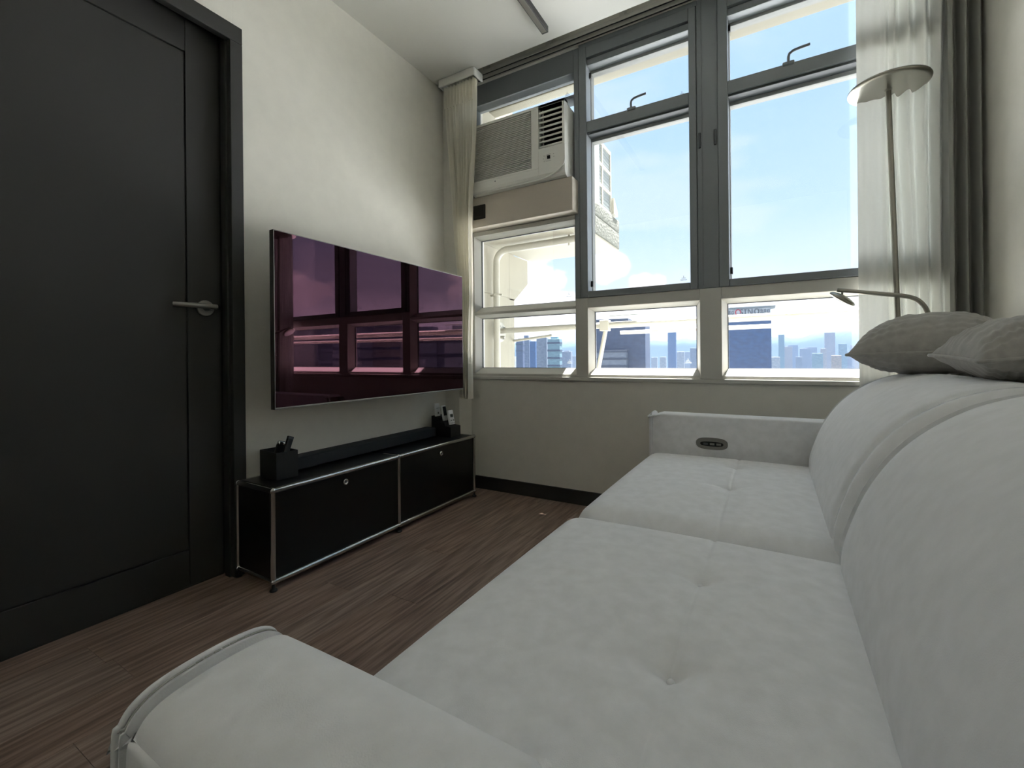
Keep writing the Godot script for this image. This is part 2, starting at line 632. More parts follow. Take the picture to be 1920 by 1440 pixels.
func door() -> void:
	var o := structure("door_1", "charcoal panelled door with a satin lever handle", "door")
	var dx := -1.985
	var z0 := -0.10
	var z1 := -1.008
	# leaf: stiles and rails standing a little proud of the panel, thin grooves between
	span("panel", Vector3(dx - 0.04, 0.152, -0.231), Vector3(dx - 0.002, 2.100, -0.876), M.dark_paint, o, 0.002)
	span("core", Vector3(dx - 0.038, 0.012, z0), Vector3(dx - 0.009, 2.235, z1), M.dark_paint, o, 0.001)
	span("stile", Vector3(dx - 0.03, 0.008, -0.881), Vector3(dx, 2.238, z1), M.dark_paint, o, 0.002)
	span("stile", Vector3(dx - 0.03, 0.008, z0), Vector3(dx, 2.238, -0.226), M.dark_paint, o, 0.002)
	span("rail", Vector3(dx - 0.03, 2.105, -0.227), Vector3(dx, 2.238, -0.880), M.dark_paint, o, 0.002)
	span("rail", Vector3(dx - 0.03, 0.008, -0.227), Vector3(dx, 0.146, -0.880), M.dark_paint, o, 0.002)
	span("light_block_board", Vector3(-2.09, -0.01, -0.04), Vector3(-2.06, 2.3, -1.04), M.dark_paint, o, 0.001)  # unseen slab added behind the leaf to keep outdoor light out
	span("threshold", Vector3(-2.06, -0.01, -0.09), Vector3(dx - 0.004, 0.0065, z1), M.dark_paint, o, 0.001)  # added to close the gap where light leaked under the leaf
	# lining, stop and architrave
	span("door_frame", Vector3(-2.075, 0, -1.011), Vector3(-1.93, 2.29, -1.030), M.dark_paint, o, 0.002)
	span("door_frame", Vector3(-2.075, 0, -0.05), Vector3(-1.93, 2.29, -0.09), M.dark_paint, o, 0.002)
	span("door_frame", Vector3(-2.075, 2.242, -0.08), Vector3(-1.93, 2.264, -1.010), M.dark_paint, o, 0.002)
	span("door_stop", Vector3(-1.965, 0, -1.000), Vector3(-1.93, 2.2, -1.012), M.dark_paint, o, 0.002)
	span("architrave", Vector3(-1.935, 0, -1.008), Vector3(-1.905, 2.2025, -1.058), M.dark_paint, o, 0.003)
	span("architrave", Vector3(-1.935, 2.203, -0.04), Vector3(-1.905, 2.272, -1.058), M.dark_paint, o, 0.003)
	span("architrave", Vector3(-1.935, 0, -0.06), Vector3(-1.905, 2.2025, -0.11), M.dark_paint, o, 0.003)
	# handle
	var h := part("handle", joined([
		[disc(0.032, 0.009, 0.002), xf_at(Vector3(0, 0, 0), Vector3(0, 0, -PI / 2))],
		[disc(0.011, 0.05, 0.002), xf_at(Vector3(0, 0, 0), Vector3(0, 0, -PI / 2))],
		[tube([Vector3(0.047, 0.004, -0.022), Vector3(0.049, 0.004, 0.02), Vector3(0.047, 0.004, 0.065), Vector3(0.04, 0.004, 0.10), Vector3(0.026, 0.004, 0.122)], 0.010, 14), xf_at(Vector3.ZERO)]]), M.satin_nickel, o, Vector3(dx, 1.101, -0.943))
	h.set_meta("label", "satin metal lever handle on a round rose")
	part("keyhole", disc(0.007, 0.004, 0.001, 16), M.chrome, h, Vector3(0.048, 0.004, -0.026), Vector3(0, 0, -PI / 2))
	part("key_slot", box(Vector3(0.002, 0.006, 0.002), 0.0005), M.dark_void, h, Vector3(0.0525, 0.004, -0.026))

# ---------------------------------------------------------------- windows
func pane(parent: Node3D, x0: float, y0: float, x1: float, y1: float, z := -2.603) -> void:
	var p := span("glass_pane", Vector3(x0, y0, z - 0.002), Vector3(x1, y1, z + 0.002), M.glass, parent, 0.0005)
	# the maker's etched stamp in the lower right corner
	part("etched_mark", joined([[box(Vector3(0.034, 0.008, 0.0006), 0.0002), xf_at(Vector3.ZERO)], [box(Vector3(0.022, 0.006, 0.0006), 0.0002), xf_at(Vector3(0, 0.009, 0))], [box(Vector3(0.005, 0.012, 0.0006), 0.0002), xf_at(Vector3(0, 0.017, 0))]]), M.etch, p, Vector3((x1 - x0) / 2.0 - 0.05, -(y1 - y0) / 2.0 + 0.035, 0.0026))

func fixed_light(o: Node3D, x0: float, y0: float, x1: float, y1: float) -> void:
	part("glazing_bead", bead(x0, y0, x1, y1, [0.022, 0.036, 0.022, 0.02], ZW - 0.002, -2.598), M.pale_frame, o)
	pane(o, x0 + 0.02, y0 + 0.034, x1 - 0.02, y1 - 0.018)
	part("gasket", bead(x0 + 0.02, y0 + 0.034, x1 - 0.02, y1 - 0.018, [0.006, 0.005, 0.006, 0.006], -2.5985, -2.6005), M.gasket, o)

func casement(o: Node3D, x0: float, x1: float, xm: float) -> void:
	var y0 := 1.243
	var y1 := 2.735
	var zf := -2.532
	var zb := -2.612
	var bl := 0.047
	var br := 0.036
	span("casement_stile", Vector3(x0, y0, zb), Vector3(x0 + bl, y1, zf), M.grey_frame, o, 0.004)
	span("casement_stile", Vector3(x1 - br, y0, zb), Vector3(x1, y1, zf), M.grey_frame, o, 0.004)
	span("casement_rail", Vector3(x0 + bl, y0, zb), Vector3(x1 - br, y0 + 0.037, zf), M.grey_frame, o, 0.004)
	span("casement_rail", Vector3(x0 + bl, 2.668, zb), Vector3(x1 - br, y1, zf), M.grey_frame, o, 0.004)
	span("casement_rail", Vector3(x0 + bl, 2.628, zb), Vector3(x1 - br, 2.664, zf - 0.014), M.grey_frame, o, 0.003)
	var t := span("casement_transom", Vector3(x0 + bl, 2.226, zb), Vector3(x1 - br, 2.290, zf - 0.002), M.grey_frame, o, 0.004)
	span("glazing_strip", Vector3(x0 + bl, 2.214, zb), Vector3(x1 - br, 2.2255, zf - 0.014), M.gasket, o, 0.002)
	# light outer frame seen in the depth of the reveals
	span("outer_reveal", Vector3(x0 + bl, 2.612, -2.66), Vector3(x1 - br, 2.64, zb - 0.0005), M.reveal, o, 0.002)
	span("outer_reveal", Vector3(x0 + bl, 2.196, -2.66), Vector3(x1 - br, 2.222, zb - 0.0005), M.reveal, o, 0.002)
	span("outer_reveal", Vector3(x0 + 0.02, y0 + 0.04, -2.66), Vector3(x0 + bl + 0.004, 2.63, zb - 0.0005), M.reveal, o, 0.002)
	pane(o, x0 + bl - 0.005, y0 + 0.03, x1 - br + 0.005, 2.216, -2.606)
	pane(o, x0 + bl - 0.005, 2.285, x1 - br + 0.005, 2.632, -2.606)
	span("stay_clip", Vector3(x0 + bl, 1.312, -2.60), Vector3(x0 + bl + 0.012, 1.348, -2.585), M.dark_paint, o, 0.002)
	span("stay_clip", Vector3(x0 + bl, 2.572, -2.60), Vector3(x0 + bl + 0.012, 2.606, -2.585), M.dark_paint, o, 0.002)
	# cranked handle on the transom
	part("window_handle", joined([
		[box(Vector3(0.05, 0.018, 0.022), 0.006, 2), xf_at(Vector3(0, 0.004, 0))],
		[tube([Vector3(0, 0.0, 0.006), Vector3(0, 0.03, 0.012), Vector3(0.004, 0.042, 0.016), Vector3(0.02, 0.05, 0.019), Vector3(0.05, 0.053, 0.021), Vector3(0.086, 0.055, 0.022)], 0.0062, 10), xf_at(Vector3.ZERO)]]), M.grey_frame, t, Vector3(xm - t.position.x, 2.284 - t.position.y, 0.038))

func windows() -> void:
	var o := structure("window_1", "left window bay with two fixed panes below the air conditioner", "window")
	span("jamb", Vector3(-1.80, 0.768, -2.64), Vector3(-1.774, 2.75, ZW - 0.003), M.pale_frame, o)
	span("transom", Vector3(-1.774, 1.182, -2.64), Vector3(-1.03, 1.2, ZW), M.pale_frame, o)
	span("transom", Vector3(-1.774, 1.722, -2.64), Vector3(-1.03, 1.75, ZW), M.pale_frame, o)
	span("transom", Vector3(-1.774, 2.468, -2.64), Vector3(-1.03, 2.486, ZW - 0.01), M.grey_frame, o)
	span("head", Vector3(-1.774, 2.612, -2.64), Vector3(-1.03, 2.75, ZW), M.grey_frame, o)
	span("mullion", Vector3(-1.03, 0.768, -2.64), Vector3(-0.953, 1.243, ZW), M.pale_frame, o)
	span("mullion", Vector3(-1.03, 1.243, -2.64), Vector3(-0.998, 2.75, ZW), M.grey_frame, o)
	span("bottom_rail", Vector3(-1.80, 0.766, -2.64), Vector3(-1.03, 0.785, ZW - 0.002), M.pale_frame, o)
	fixed_light(o, -1.774, 0.784, -1.03, 1.182)
	fixed_light(o, -1.774, 1.2, -1.03, 1.722)
	part("glazing_bead", bead(-1.774, 2.486, -1.03, 2.612, [0.02, 0.004, 0.02, 0.01], ZW - 0.012, -2.598), M.grey_frame, o)
	pane(o, -1.756, 2.488, -1.048, 2.604)
	var cover := span("filler_panel", Vector3(-1.774, 1.95, -2.62), Vector3(-1.702, 2.468, -2.59), M.gasket, o)
	cover.set_meta("label", "dark filler strip beside the air conditioner")
	span("filler_panel", Vector3(-1.042, 1.95, -2.62), Vector3(-1.03, 2.468, -2.59), M.gasket, o)
	var f := span("fascia_box", Vector3(-1.80, 1.752, -2.64), Vector3(-1.008, 1.952, -2.452), M.fascia_panel, o, 0.004)
	f.set_meta("label", "beige boxed shelf under the air conditioner")
	o = structure("window_2", "middle window bay with a dark casement over a fixed pane", "window")
	span("transom", Vector3(-0.953, 1.182, -2.64), Vector3(-0.332, 1.242, ZW), M.pale_frame, o)
	span("head", Vector3(-0.998, 2.736, -2.64), Vector3(-0.332, 2.765, ZW), M.grey_frame, o)
	span("mullion", Vector3(-0.332, 0.768, -2.64), Vector3(-0.227, 1.242, ZW), M.pale_frame, o)
	span("mullion", Vector3(-0.338, 1.242, -2.64), Vector3(-0.236, 2.765, ZW - 0.002), M.grey_frame, o)
	span("mullion_rib", Vector3(-0.318, 1.26, ZW - 0.002), Vector3(-0.312, 2.765, ZW + 0.004), M.grey_frame, o, 0.001)
	span("latch_keep", Vector3(-0.330, 1.98, ZW - 0.002), Vector3(-0.319, 2.06, ZW + 0.008), M.gasket, o, 0.002)
	span("latch_keep", Vector3(-0.256, 1.98, ZW - 0.002), Vector3(-0.245, 2.06, ZW + 0.008), M.gasket, o, 0.002)
	span("bottom_rail", Vector3(-0.953, 0.766, -2.64), Vector3(-0.332, 0.785, ZW - 0.002), M.pale_frame, o)
	fixed_light(o, -0.953, 0.784, -0.332, 1.182)
	casement(o, -0.995, -0.340, -0.68)
	o = structure("window_3", "right window bay with a dark casement partly behind the sheer curtain", "window")
	span("transom", Vector3(-0.227, 1.182, -2.64), Vector3(0.625, 1.242, ZW), M.pale_frame, o)
	span("head", Vector3(-0.236, 2.736, -2.64), Vector3(0.655, 2.765, ZW), M.grey_frame, o)
	span("jamb", Vector3(0.625, 0.768, -2.64), Vector3(0.655, 2.736, ZW), M.pale_frame, o)
	span("bottom_rail", Vector3(-0.227, 0.766, -2.64), Vector3(0.625, 0.785, ZW - 0.002), M.pale_frame, o)
	fixed_light(o, -0.227, 0.784, 0.625, 1.182)
	casement(o, -0.236, 0.62, 0.075)

func air_conditioner() -> void:
	var o := thing("air_conditioner", "white window air conditioner with a ribbed grille above the fixed panes", "air conditioner", Vector3(-1.37, 1.953, -2.42))
	# own axes: x from -0.33 to 0.33, y from 0, z = 0 at the front face
	var b: Material = M.white_plastic
	span("body", Vector3(-0.325, 0.02, -0.62), Vector3(0.325, 0.445, -0.062), b, o, 0.006)
	span("back_of_grille", Vector3(-0.32, 0.07, -0.061), Vector3(0.32, 0.44, -0.05), M.dark_void, o, 0.002)
	# front fascia round the grille and the air outlet, its lower edge rolled under
	var f := []
	for q in [[-0.33, 0.075, 0.11, 0.088], [-0.33, 0.436, 0.33, 0.452], [0.11, 0.075, 0.158, 0.436], [0.158, 0.032, 0.33, 0.190], [0.314, 0.190, 0.33, 0.436], [0.158, 0.436, 0.33, 0.452], [-0.33, 0.032, 0.158, 0.075]]:
		var lo := Vector3(q[0], q[1], -0.05)
		var hi := Vector3(q[2], q[3], 0.0)
		f.append([box(hi - lo, 0.0015), xf_at((lo + hi) / 2.0)])
	part("fascia", joined(f), b, o)
	var under := PackedVector2Array([Vector2(0, 0.033), Vector2(-0.004, 0.018), Vector2(-0.014, 0.007), Vector2(-0.03, 0.0), Vector2(-0.10, 0.0), Vector2(-0.10, 0.033)])
	part("lower_lip", prism(under, 0.66), b, o, Vector3.ZERO, Vector3(0, -PI / 2, 0))
	var slat := box(Vector3(0.43, 0.0046, 0.022), 0.0014)
	for k in 31:
		part("grille_slat", slat, b, o, Vector3(-0.107, 0.0945 + k * 0.01105, -0.012))
	var vane := box(Vector3(0.152, 0.011, 0.034), 0.003)
	for k in 8:
		part("outlet_vane", vane, M.white_plastic, o, Vector3(0.236, 0.208 + k * 0.0295, -0.022), Vector3(0.5, 0, 0))
	span("outlet_rib", Vector3(0.170, 0.192, -0.046), Vector3(0.176, 0.434, -0.032), b, o, 0.001)
	var d := span("display", Vector3(0.216, 0.118, 0.0), Vector3(0.236, 0.138, 0.0016), M.dark_void, o, 0.0005)
	d.set_meta("label", "small black display")
	part("control_print", joined([[box(Vector3(0.004, 0.004, 0.0006), 0.0002), xf_at(Vector3(-0.03, 0.012, 0))], [box(Vector3(0.004, 0.004, 0.0006), 0.0002), xf_at(Vector3(-0.034, -0.004, 0))], [box(Vector3(0.004, 0.004, 0.0006), 0.0002), xf_at(Vector3(-0.03, -0.02, 0))], [box(Vector3(0.004, 0.004, 0.0006), 0.0002), xf_at(Vector3(0.032, 0.012, 0))], [box(Vector3(0.004, 0.004, 0.0006), 0.0002), xf_at(Vector3(0.034, -0.004, 0))], [box(Vector3(0.03, 0.0015, 0.0006), 0.0002), xf_at(Vector3(0, 0.016, 0))], [box(Vector3(0.034, 0.0015, 0.0006), 0.0002), xf_at(Vector3(0, -0.022, 0))]]), M.print_grey, o, Vector3(0.226, 0.128, 0.0006))
	span("badge", Vector3(-0.155, 0.058, 0.0), Vector3(-0.148, 0.065, 0.001), M.gasket, o, 0.0003)
	var cord := []
	for q in [Vector3(0.318, 0.115, -0.02), Vector3(0.326, 0.095, -0.005), Vector3(0.318, 0.06, 0.004), Vector3(0.27, 0.025, 0.006), Vector3(0.2, 0.0085, 0.0), Vector3(0.1, 0.0055, -0.005), Vector3(-0.02, 0.0055, -0.008), Vector3(-0.14, 0.0055, -0.006), Vector3(-0.19, 0.013, -0.006), Vector3(-0.22, 0.017, -0.01), Vector3(-0.27, 0.0055, -0.012), Vector3(-0.32, 0.0055, -0.012)]:
		cord.append(q)
	part("power_cord", tube(smooth_path(cord, 5), 0.0042, 8), b, o)
	var s := thing("wall_switch", "square black switch plate on the beige box under the air conditioner", "switch", Vector3(-1.664, 1.849, -2.447))
	span("plate", Vector3(-0.046, -0.046, -0.005), Vector3(0.046, 0.046, 0.003), M.black_plastic, s, 0.002)
	span("rocker", Vector3(-0.03, -0.03, 0.003), Vector3(0.03, 0.03, 0.0055), M.black_plastic, s, 0.001)

func smooth_path(pts: Array, per: int) -> Array:
	var out := []
	for i in pts.size() - 1:
		for k in per:
			out.append(pts[i].cubic_interpolate(pts[i + 1], pts[maxi(i - 1, 0)], pts[mini(i + 2, pts.size() - 1)], float(k) / per))
	out.append(pts[-1])
	return out

# ---------------------------------------------------------------- curtains and track
func cloth(cols: int, rows: int, at: Callable) -> ArrayMesh:
	var v := PackedVector3Array()
	var idx := PackedInt32Array()
	for j in rows + 1:
		for i in cols + 1:
			v.append(at.call(float(i) / cols, float(j) / rows))
	for j in rows:
		for i in cols:
			var a := j * (cols + 1) + i
			idx.append_array([a, a + cols + 1, a + cols + 2, a, a + cols + 2, a + 1])
	return finish(v, idx)

func curtains() -> void:
	var o := thing("curtain", "gathered white sheer curtain hanging in the corner beside the television", "curtain", Vector3(-1.73, 0.62, -2.36))
	var top := 2.665
	part("fabric", cloth(150, 70, func(u: float, t: float) -> Vector3:
		var y := top - (top - 0.62) * t
		var g := smoothstep(0.0, 1.0, clampf(t * 1.15, 0.0, 1.0))
		var xl := lerpf(-1.862, -1.80, smoothstep(0.0, 0.45, t))
		var xr := lerpf(-1.612, -1.722, g)
		var z := lerpf(-2.358, -2.425, smoothstep(0.36, 0.72, t))
		var amp := lerpf(0.014, 0.022, t)
		var wave := sin(u * TAU * 9.0 + 0.7 * sin(t * 3.0 + u * 5.0)) * amp + sin(u * TAU * 3.3 + t * 2.0) * amp * 0.5
		return Vector3(lerpf(xl, xr, u) + 1.73, y - 0.62, z + wave + 2.36)), M.white_voile, o)
	part("heading", cloth(150, 6, func(u: float, t: float) -> Vector3:
		return Vector3(lerpf(-1.862, -1.611, u) + 1.73, 2.668 - 0.14 * t - 0.62, -2.341 + sin(u * TAU * 10.0) * 0.010 + 2.36)), M.white_voile, o)
	o = thing("curtain_pelmet", "short white boxed pelmet above the corner curtain", "pelmet", Vector3(-1.735, 2.66, -2.34))
	span("front_board", Vector3(-0.142, 0.0, 0.028), Vector3(0.138, 0.048, 0.04), M.white_plastic, o, 0.003)
	span("end_board", Vector3(0.128, 0.0, -0.06), Vector3(0.14, 0.048, 0.028), M.white_plastic, o, 0.003)
	span("end_board", Vector3(-0.142, 0.0, -0.06), Vector3(-0.13, 0.048, 0.028), M.white_plastic, o, 0.003)
	o = thing("curtain_track", "slim double aluminium curtain track along the top of the window", "track", Vector3(-0.45, 2.78, -2.50))
	span("rail", Vector3(-1.27, -0.012, -0.035), Vector3(1.165, 0.010, -0.018), M.pale_frame, o, 0.002)
	span("rail", Vector3(-1.27, -0.006, 0.0), Vector3(1.165, 0.016, 0.017), M.pale_frame, o, 0.002)
	span("rail_slot", Vector3(-1.265, -0.0135, -0.030), Vector3(1.16, -0.0118, -0.023), M.dark_void, o, 0.0005)
	span("rail_slot", Vector3(-1.265, -0.0075, 0.005), Vector3(1.16, -0.0058, 0.012), M.dark_void, o, 0.0005)
	for k in 6:
		span("bracket", Vector3(-1.2 + k * 0.46, 0.01, -0.03), Vector3(-1.17 + k * 0.46, 0.15, 0.015), M.pale_frame, o, 0.002)
	o = thing("curtain", "white sheer curtain drawn beside the lamp at the right window", "curtain", Vector3(0.5, 0.10, -2.49))
	part("fabric", cloth(170, 60, func(u: float, t: float) -> Vector3:
		var y := 2.755 - 2.65 * t
		var x := lerpf(0.330, 0.668, pow(u, 1.0))
		var flat := smoothstep(0.22, 0.42, u)
		var k := u * 7.5 + (0.5 - absf(t - 0.35)) * 0.9 * flat
		var z := -2.497 + sin(k * TAU) * lerpf(0.0035, 0.024, flat) + sin(u * 40.0 + t * 4.0) * 0.004 * flat
		return Vector3(x + sin(t * 5.0 + u * 9.0) * 0.006 * flat - 0.5, y - 0.10, z + 2.49)), M.sheer, o)
	o = thing("blackout_curtain", "narrow grey blackout curtain stacked against the right wall", "curtain", Vector3(0.67, 0.10, -2.432))
	part("fabric", cloth(70, 40, func(u: float, t: float) -> Vector3:
		var y := 2.75 - 2.645 * t
		return Vector3(lerpf(0.612, 0.712, u) - 0.67, y - 0.10, sin(u * TAU * 2.5 + 0.3 * sin(t * 4.0)) * 0.026)), M.lining, o)

# ---------------------------------------------------------------- television, cabinet and what stands on it
func television() -> void:
	var o := thing("television", "large black flat television mounted on the left wall", "television", Vector3(-1.72, 0.692, -1.678))
	var w := 0.622
	var h := 0.714
	span("screen", Vector3(0.012, 0.008, -w + 0.003), Vector3(0.0205, h - 0.003, w - 0.003), M.tv_screen, o, 0.0005)
	var b := []
	for q in [[Vector3(-0.006, 0, -w), Vector3(0.0215, 0.008, w)], [Vector3(-0.006, h - 0.003, -w), Vector3(0.0215, h, w)], [Vector3(-0.006, 0, -w), Vector3(0.0215, h, -w + 0.003)], [Vector3(-0.006, 0, w - 0.003), Vector3(0.0215, h, w)]]:
		b.append([box(q[1] - q[0], 0.001), xf_at((q[0] + q[1]) / 2.0)])
	part("bezel", joined(b), M.satin_nickel, o)
	span("back_panel", Vector3(-0.008, 0.004, -w + 0.004), Vector3(0.012, h - 0.004, w - 0.004), M.tv_body, o, 0.002)
	span("housing", Vector3(-0.05, 0.05, -0.42), Vector3(-0.008, 0.40, 0.42), M.tv_body, o, 0.012, 3)
	span("wall_bracket", Vector3(XL + 1.72, 0.16, -0.2), Vector3(-0.05, 0.36, 0.2), M.tv_body, o, 0.004)

func cabinet() -> void:
	var xf := -1.668
	var xb := -1.909
	var zs := [-1.0242, -1.6947, -2.3652]
	var y0 := 0.036
	var y1 := 0.386
	var base := Vector3(xf, 0, zs[1])
	var o := thing("tv_cabinet", "low black cabinet with chrome tube frame under the television", "cabinet", base)
	var up := disc(0.0095, y1 - y0, 0.0005, 18)
	var along := disc(0.0095, 0.6705, 0.0005, 18)
	var across := disc(0.0095, xf - xb, 0.0005, 18)
	var ball := lathe(ball_profile(0.0128), 20)
	var foot := lathe([Vector2(0, 0), Vector2(0.013, 0), Vector2(0.0145, 0.003), Vector2(0.013, 0.007), Vector2(0.006, 0.009), Vector2(0.006, 0.026), Vector2(0, 0.026)], 18)
	for x in [xf, xb]:
		for k in 3:
			part("tube", up, M.chrome, o, Vector3(x, y0, zs[k]) - base)
			for y in [y0, y1]:
				part("ball_joint", ball, M.chrome, o, Vector3(x, y, zs[k]) - base)
				if k < 2:
					part("tube", along, M.chrome, o, Vector3(x, y, zs[k]) - base, Vector3(-PI / 2, 0, 0))
				if x == xf:
					part("tube", across, M.chrome, o, Vector3(x, y, zs[k]) - base, Vector3(0, 0, PI / 2))
			part("foot", foot, M.black_plastic, o, Vector3(x, 0, zs[k]) - base)
	for k in 2:
		var za: float = zs[k] - 0.011
		var zb: float = zs[k + 1] + 0.011
		var d := span("drop_door", Vector3(xf - 0.014, y0 + 0.0115, za) - base, Vector3(xf - 0.001, y1 - 0.0115, zb) - base, M.black_panel, o, 0.0015)
		var kz := -1.347 if k == 0 else -2.011
		var kn := part("knob", joined([[disc(0.0045, 0.02, 0.0005, 16), xf_at(Vector3.ZERO, Vector3(0, 0, -PI / 2))], [lathe([Vector2(0, 0), Vector2(0.006, 0), Vector2(0.0125, 0.002), Vector2(0.0135, 0.005), Vector2(0.0125, 0.008), Vector2(0.0095, 0.009), Vector2(0.0085, 0.0065), Vector2(0, 0.0065)], 24), xf_at(Vector3(0.018, 0, 0), Vector3(0, 0, -PI / 2))]]), M.chrome, d, Vector3(xf - 0.001, 0.345, kz) - base - d.position)
		part("lock_slot", joined([[disc(0.0045, 0.002, 0.0003, 16), xf_at(Vector3(0.0243, 0, 0), Vector3(0, 0, -PI / 2))], [box(Vector3(0.001, 0.0012, 0.011), 0.0002), xf_at(Vector3(0.026, 0, 0))]]), M.gasket, kn)
		for y in [y0, y1]:
			span("top_panel" if y == y1 else "bottom_panel", Vector3(xb + 0.008, y - 0.004, za) - base, Vector3(xf - 0.008, y + 0.0085, zb) - base, M.black_panel, o, 0.001)
		span("back_panel", Vector3(xb - 0.002, y0 + 0.01, za) - base, Vector3(xb + 0.004, y1 - 0.01, zb) - base, M.black_panel, o, 0.001)
	for k in 3:
		span("side_panel", Vector3(xb + 0.011, y0 + 0.0105, zs[k] - 0.003) - base, Vector3(xf - 0.016, y1 - 0.0105, zs[k] + 0.003) - base, M.black_panel, o, 0.001)

func ball_profile(r: float, n := 12) -> Array:
	var out := []
	for k in n + 1:
		var a := PI * k / n - PI / 2.0
		out.append(Vector2(maxf(0.0, r * cos(a)) if k > 0 and k < n else 0.0, r * sin(a)))
	return out

func cabinet_things() -> void:
	var top := 0.3957
	# black box for remote controls
	var o := thing("remote_box", "square black leather box holding two remote controls", "box", Vector3(-1.822, top, -1.148))
	o.rotation.y = -0.1
	var f := []
	for q in [[Vector3(-0.07, 0, -0.046), Vector3(0.07, 0.006, 0.046)], [Vector3(-0.07, 0, -0.046), Vector3(-0.064, 0.112, 0.046)], [Vector3(0.064, 0, -0.046), Vector3(0.07, 0.112, 0.046)], [Vector3(-0.064, 0, -0.046), Vector3(0.064, 0.112, -0.04)], [Vector3(-0.064, 0, 0.04), Vector3(0.064, 0.112, 0.046)]]:
		f.append([box(q[1] - q[0], 0.0015), xf_at((q[0] + q[1]) / 2.0)])
	part("case", joined(f), M.black_leather, o)
	o = thing("remote_control", "slim black remote with a rounded silver tip in the leather box", "remote control", Vector3(-1.845, top + 0.012, -1.128))
	o.rotation = Vector3(-0.30, 0.0, -0.10)
	span("casing", Vector3(-0.008, 0, -0.018), Vector3(0.008, 0.135, 0.018), M.black_plastic, o, 0.006, 2)
	span("silver_tip", Vector3(-0.0085, 0.118, -0.0185), Vector3(0.0085, 0.140, 0.0185), M.chrome, o, 0.008, 3)
	o = thing("remote_control", "flat black remote leaning furthest right in the leather box", "remote control", Vector3(-1.795, top + 0.012, -1.128))
	o.rotation = Vector3(-0.36, 0.0, 0.0)
	span("casing", Vector3(-0.007, 0, -0.013), Vector3(0.007, 0.163, 0.013), M.black_plastic, o, 0.003, 2)
	span("end_cap", Vector3(-0.0072, 0.15, -0.0132), Vector3(0.0072, 0.1635, 0.0132), M.gasket, o, 0.003, 2)
	# soundbar
	o = thing("soundbar", "long dark grey soundbar lying on the black cabinet", "speaker", Vector3(-1.868, top, -1.712))
	o.rotation.y = 0.018
	span("body", Vector3(-0.043, 0.004, -0.486), Vector3(0.034, 0.058, 0.486), M.black_plastic, o, 0.004, 2)
	span("cloth_grille", Vector3(0.033, 0.007, -0.484), Vector3(0.038, 0.056, 0.484), M.black_mesh_cloth, o, 0.002, 2)
	span("top_cover", Vector3(-0.041, 0.0575, -0.484), Vector3(0.034, 0.0588, 0.484), M.black_mesh_cloth, o, 0.0006)
	for z in [-0.4, 0.4]:
		span("foot", Vector3(-0.03, 0.0, z - 0.03), Vector3(0.025, 0.0045, z + 0.03), M.black_plastic, o, 0.001)
	# stepped holder
	o = thing("remote_holder", "stepped black holder with white devices at the far end of the cabinet", "holder", Vector3(-1.802, top, -2.262))
	var prof := PackedVector2Array([Vector2(-0.085, 0), Vector2(0.068, 0), Vector2(0.068, 0.064), Vector2(0.024, 0.070), Vector2(0.018, 0.092), Vector2(-0.024, 0.100), Vector2(-0.030, 0.118), Vector2(-0.085, 0.128)])
	part("case", prism(prof, 0.10), M.black_leather, o)
	var h1 := thing("remote_control", "white remote with a small grey display at the front of the stepped holder", "remote control", Vector3(-1.762, top + 0.074, -2.262))
	h1.rotation = Vector3(0, 0, 0.22)
	span("casing", Vector3(-0.009, 0.0, -0.024), Vector3(0.009, 0.092, 0.024), M.device_white, h1, 0.006, 3)
	span("display", Vector3(0.0088, 0.045, -0.014), Vector3(0.0098, 0.066, 0.014), M.lcd, h1, 0.0004)
	part("digits", joined([[box(Vector3(0.0006, 0.011, 0.006), 0.0002), xf_at(Vector3(0, 0, -0.005))], [box(Vector3(0.0006, 0.011, 0.006), 0.0002), xf_at(Vector3(0, 0, 0.005))]]), M.dark_void, h1, Vector3(0.0099, 0.0555, 0))
	for z in [-0.011, 0.011]:
		span("key", Vector3(0.0086, 0.022, z - 0.0055), Vector3(0.0102, 0.03, z + 0.0055), M.button_grey, h1, 0.0006)
	for z in [-0.012, 0.0, 0.012]:
		span("key", Vector3(0.0086, 0.007, z - 0.003), Vector3(0.0102, 0.012, z + 0.003), M.button_grey, h1, 0.0006)
	var h2 := thing("handset", "white handset with a black face in the middle of the stepped holder", "handset", Vector3(-1.806, top + 0.097, -2.250))
	h2.rotation = Vector3(0, 0, 0.2)
	span("casing", Vector3(-0.008, 0.0, -0.02), Vector3(0.008, 0.098, 0.02), M.device_white, h2, 0.006, 3)
	span("black_face", Vector3(0.0075, 0.032, -0.0155), Vector3(0.009, 0.09, 0.0155), M.dark_void, h2, 0.0005)
	var h3 := thing("remote_control", "plain white remote at the back of the stepped holder", "remote control", Vector3(-1.858, top + 0.1245, -2.238))
	h3.rotation = Vector3(0, 0, 0.12)
	span("casing", Vector3(-0.008, 0.0, -0.022), Vector3(0.008, 0.082, 0.022), M.device_white, h3, 0.005, 3)
	span("key", Vector3(0.0074, 0.014, -0.006), Vector3(0.0094, 0.026, 0.006), M.button_grey, h3, 0.0006)
	span("cover_line", Vector3(0.0074, 0.05, -0.018), Vector3(0.0084, 0.0515, 0.018), M.button_grey, h3, 0.0003)

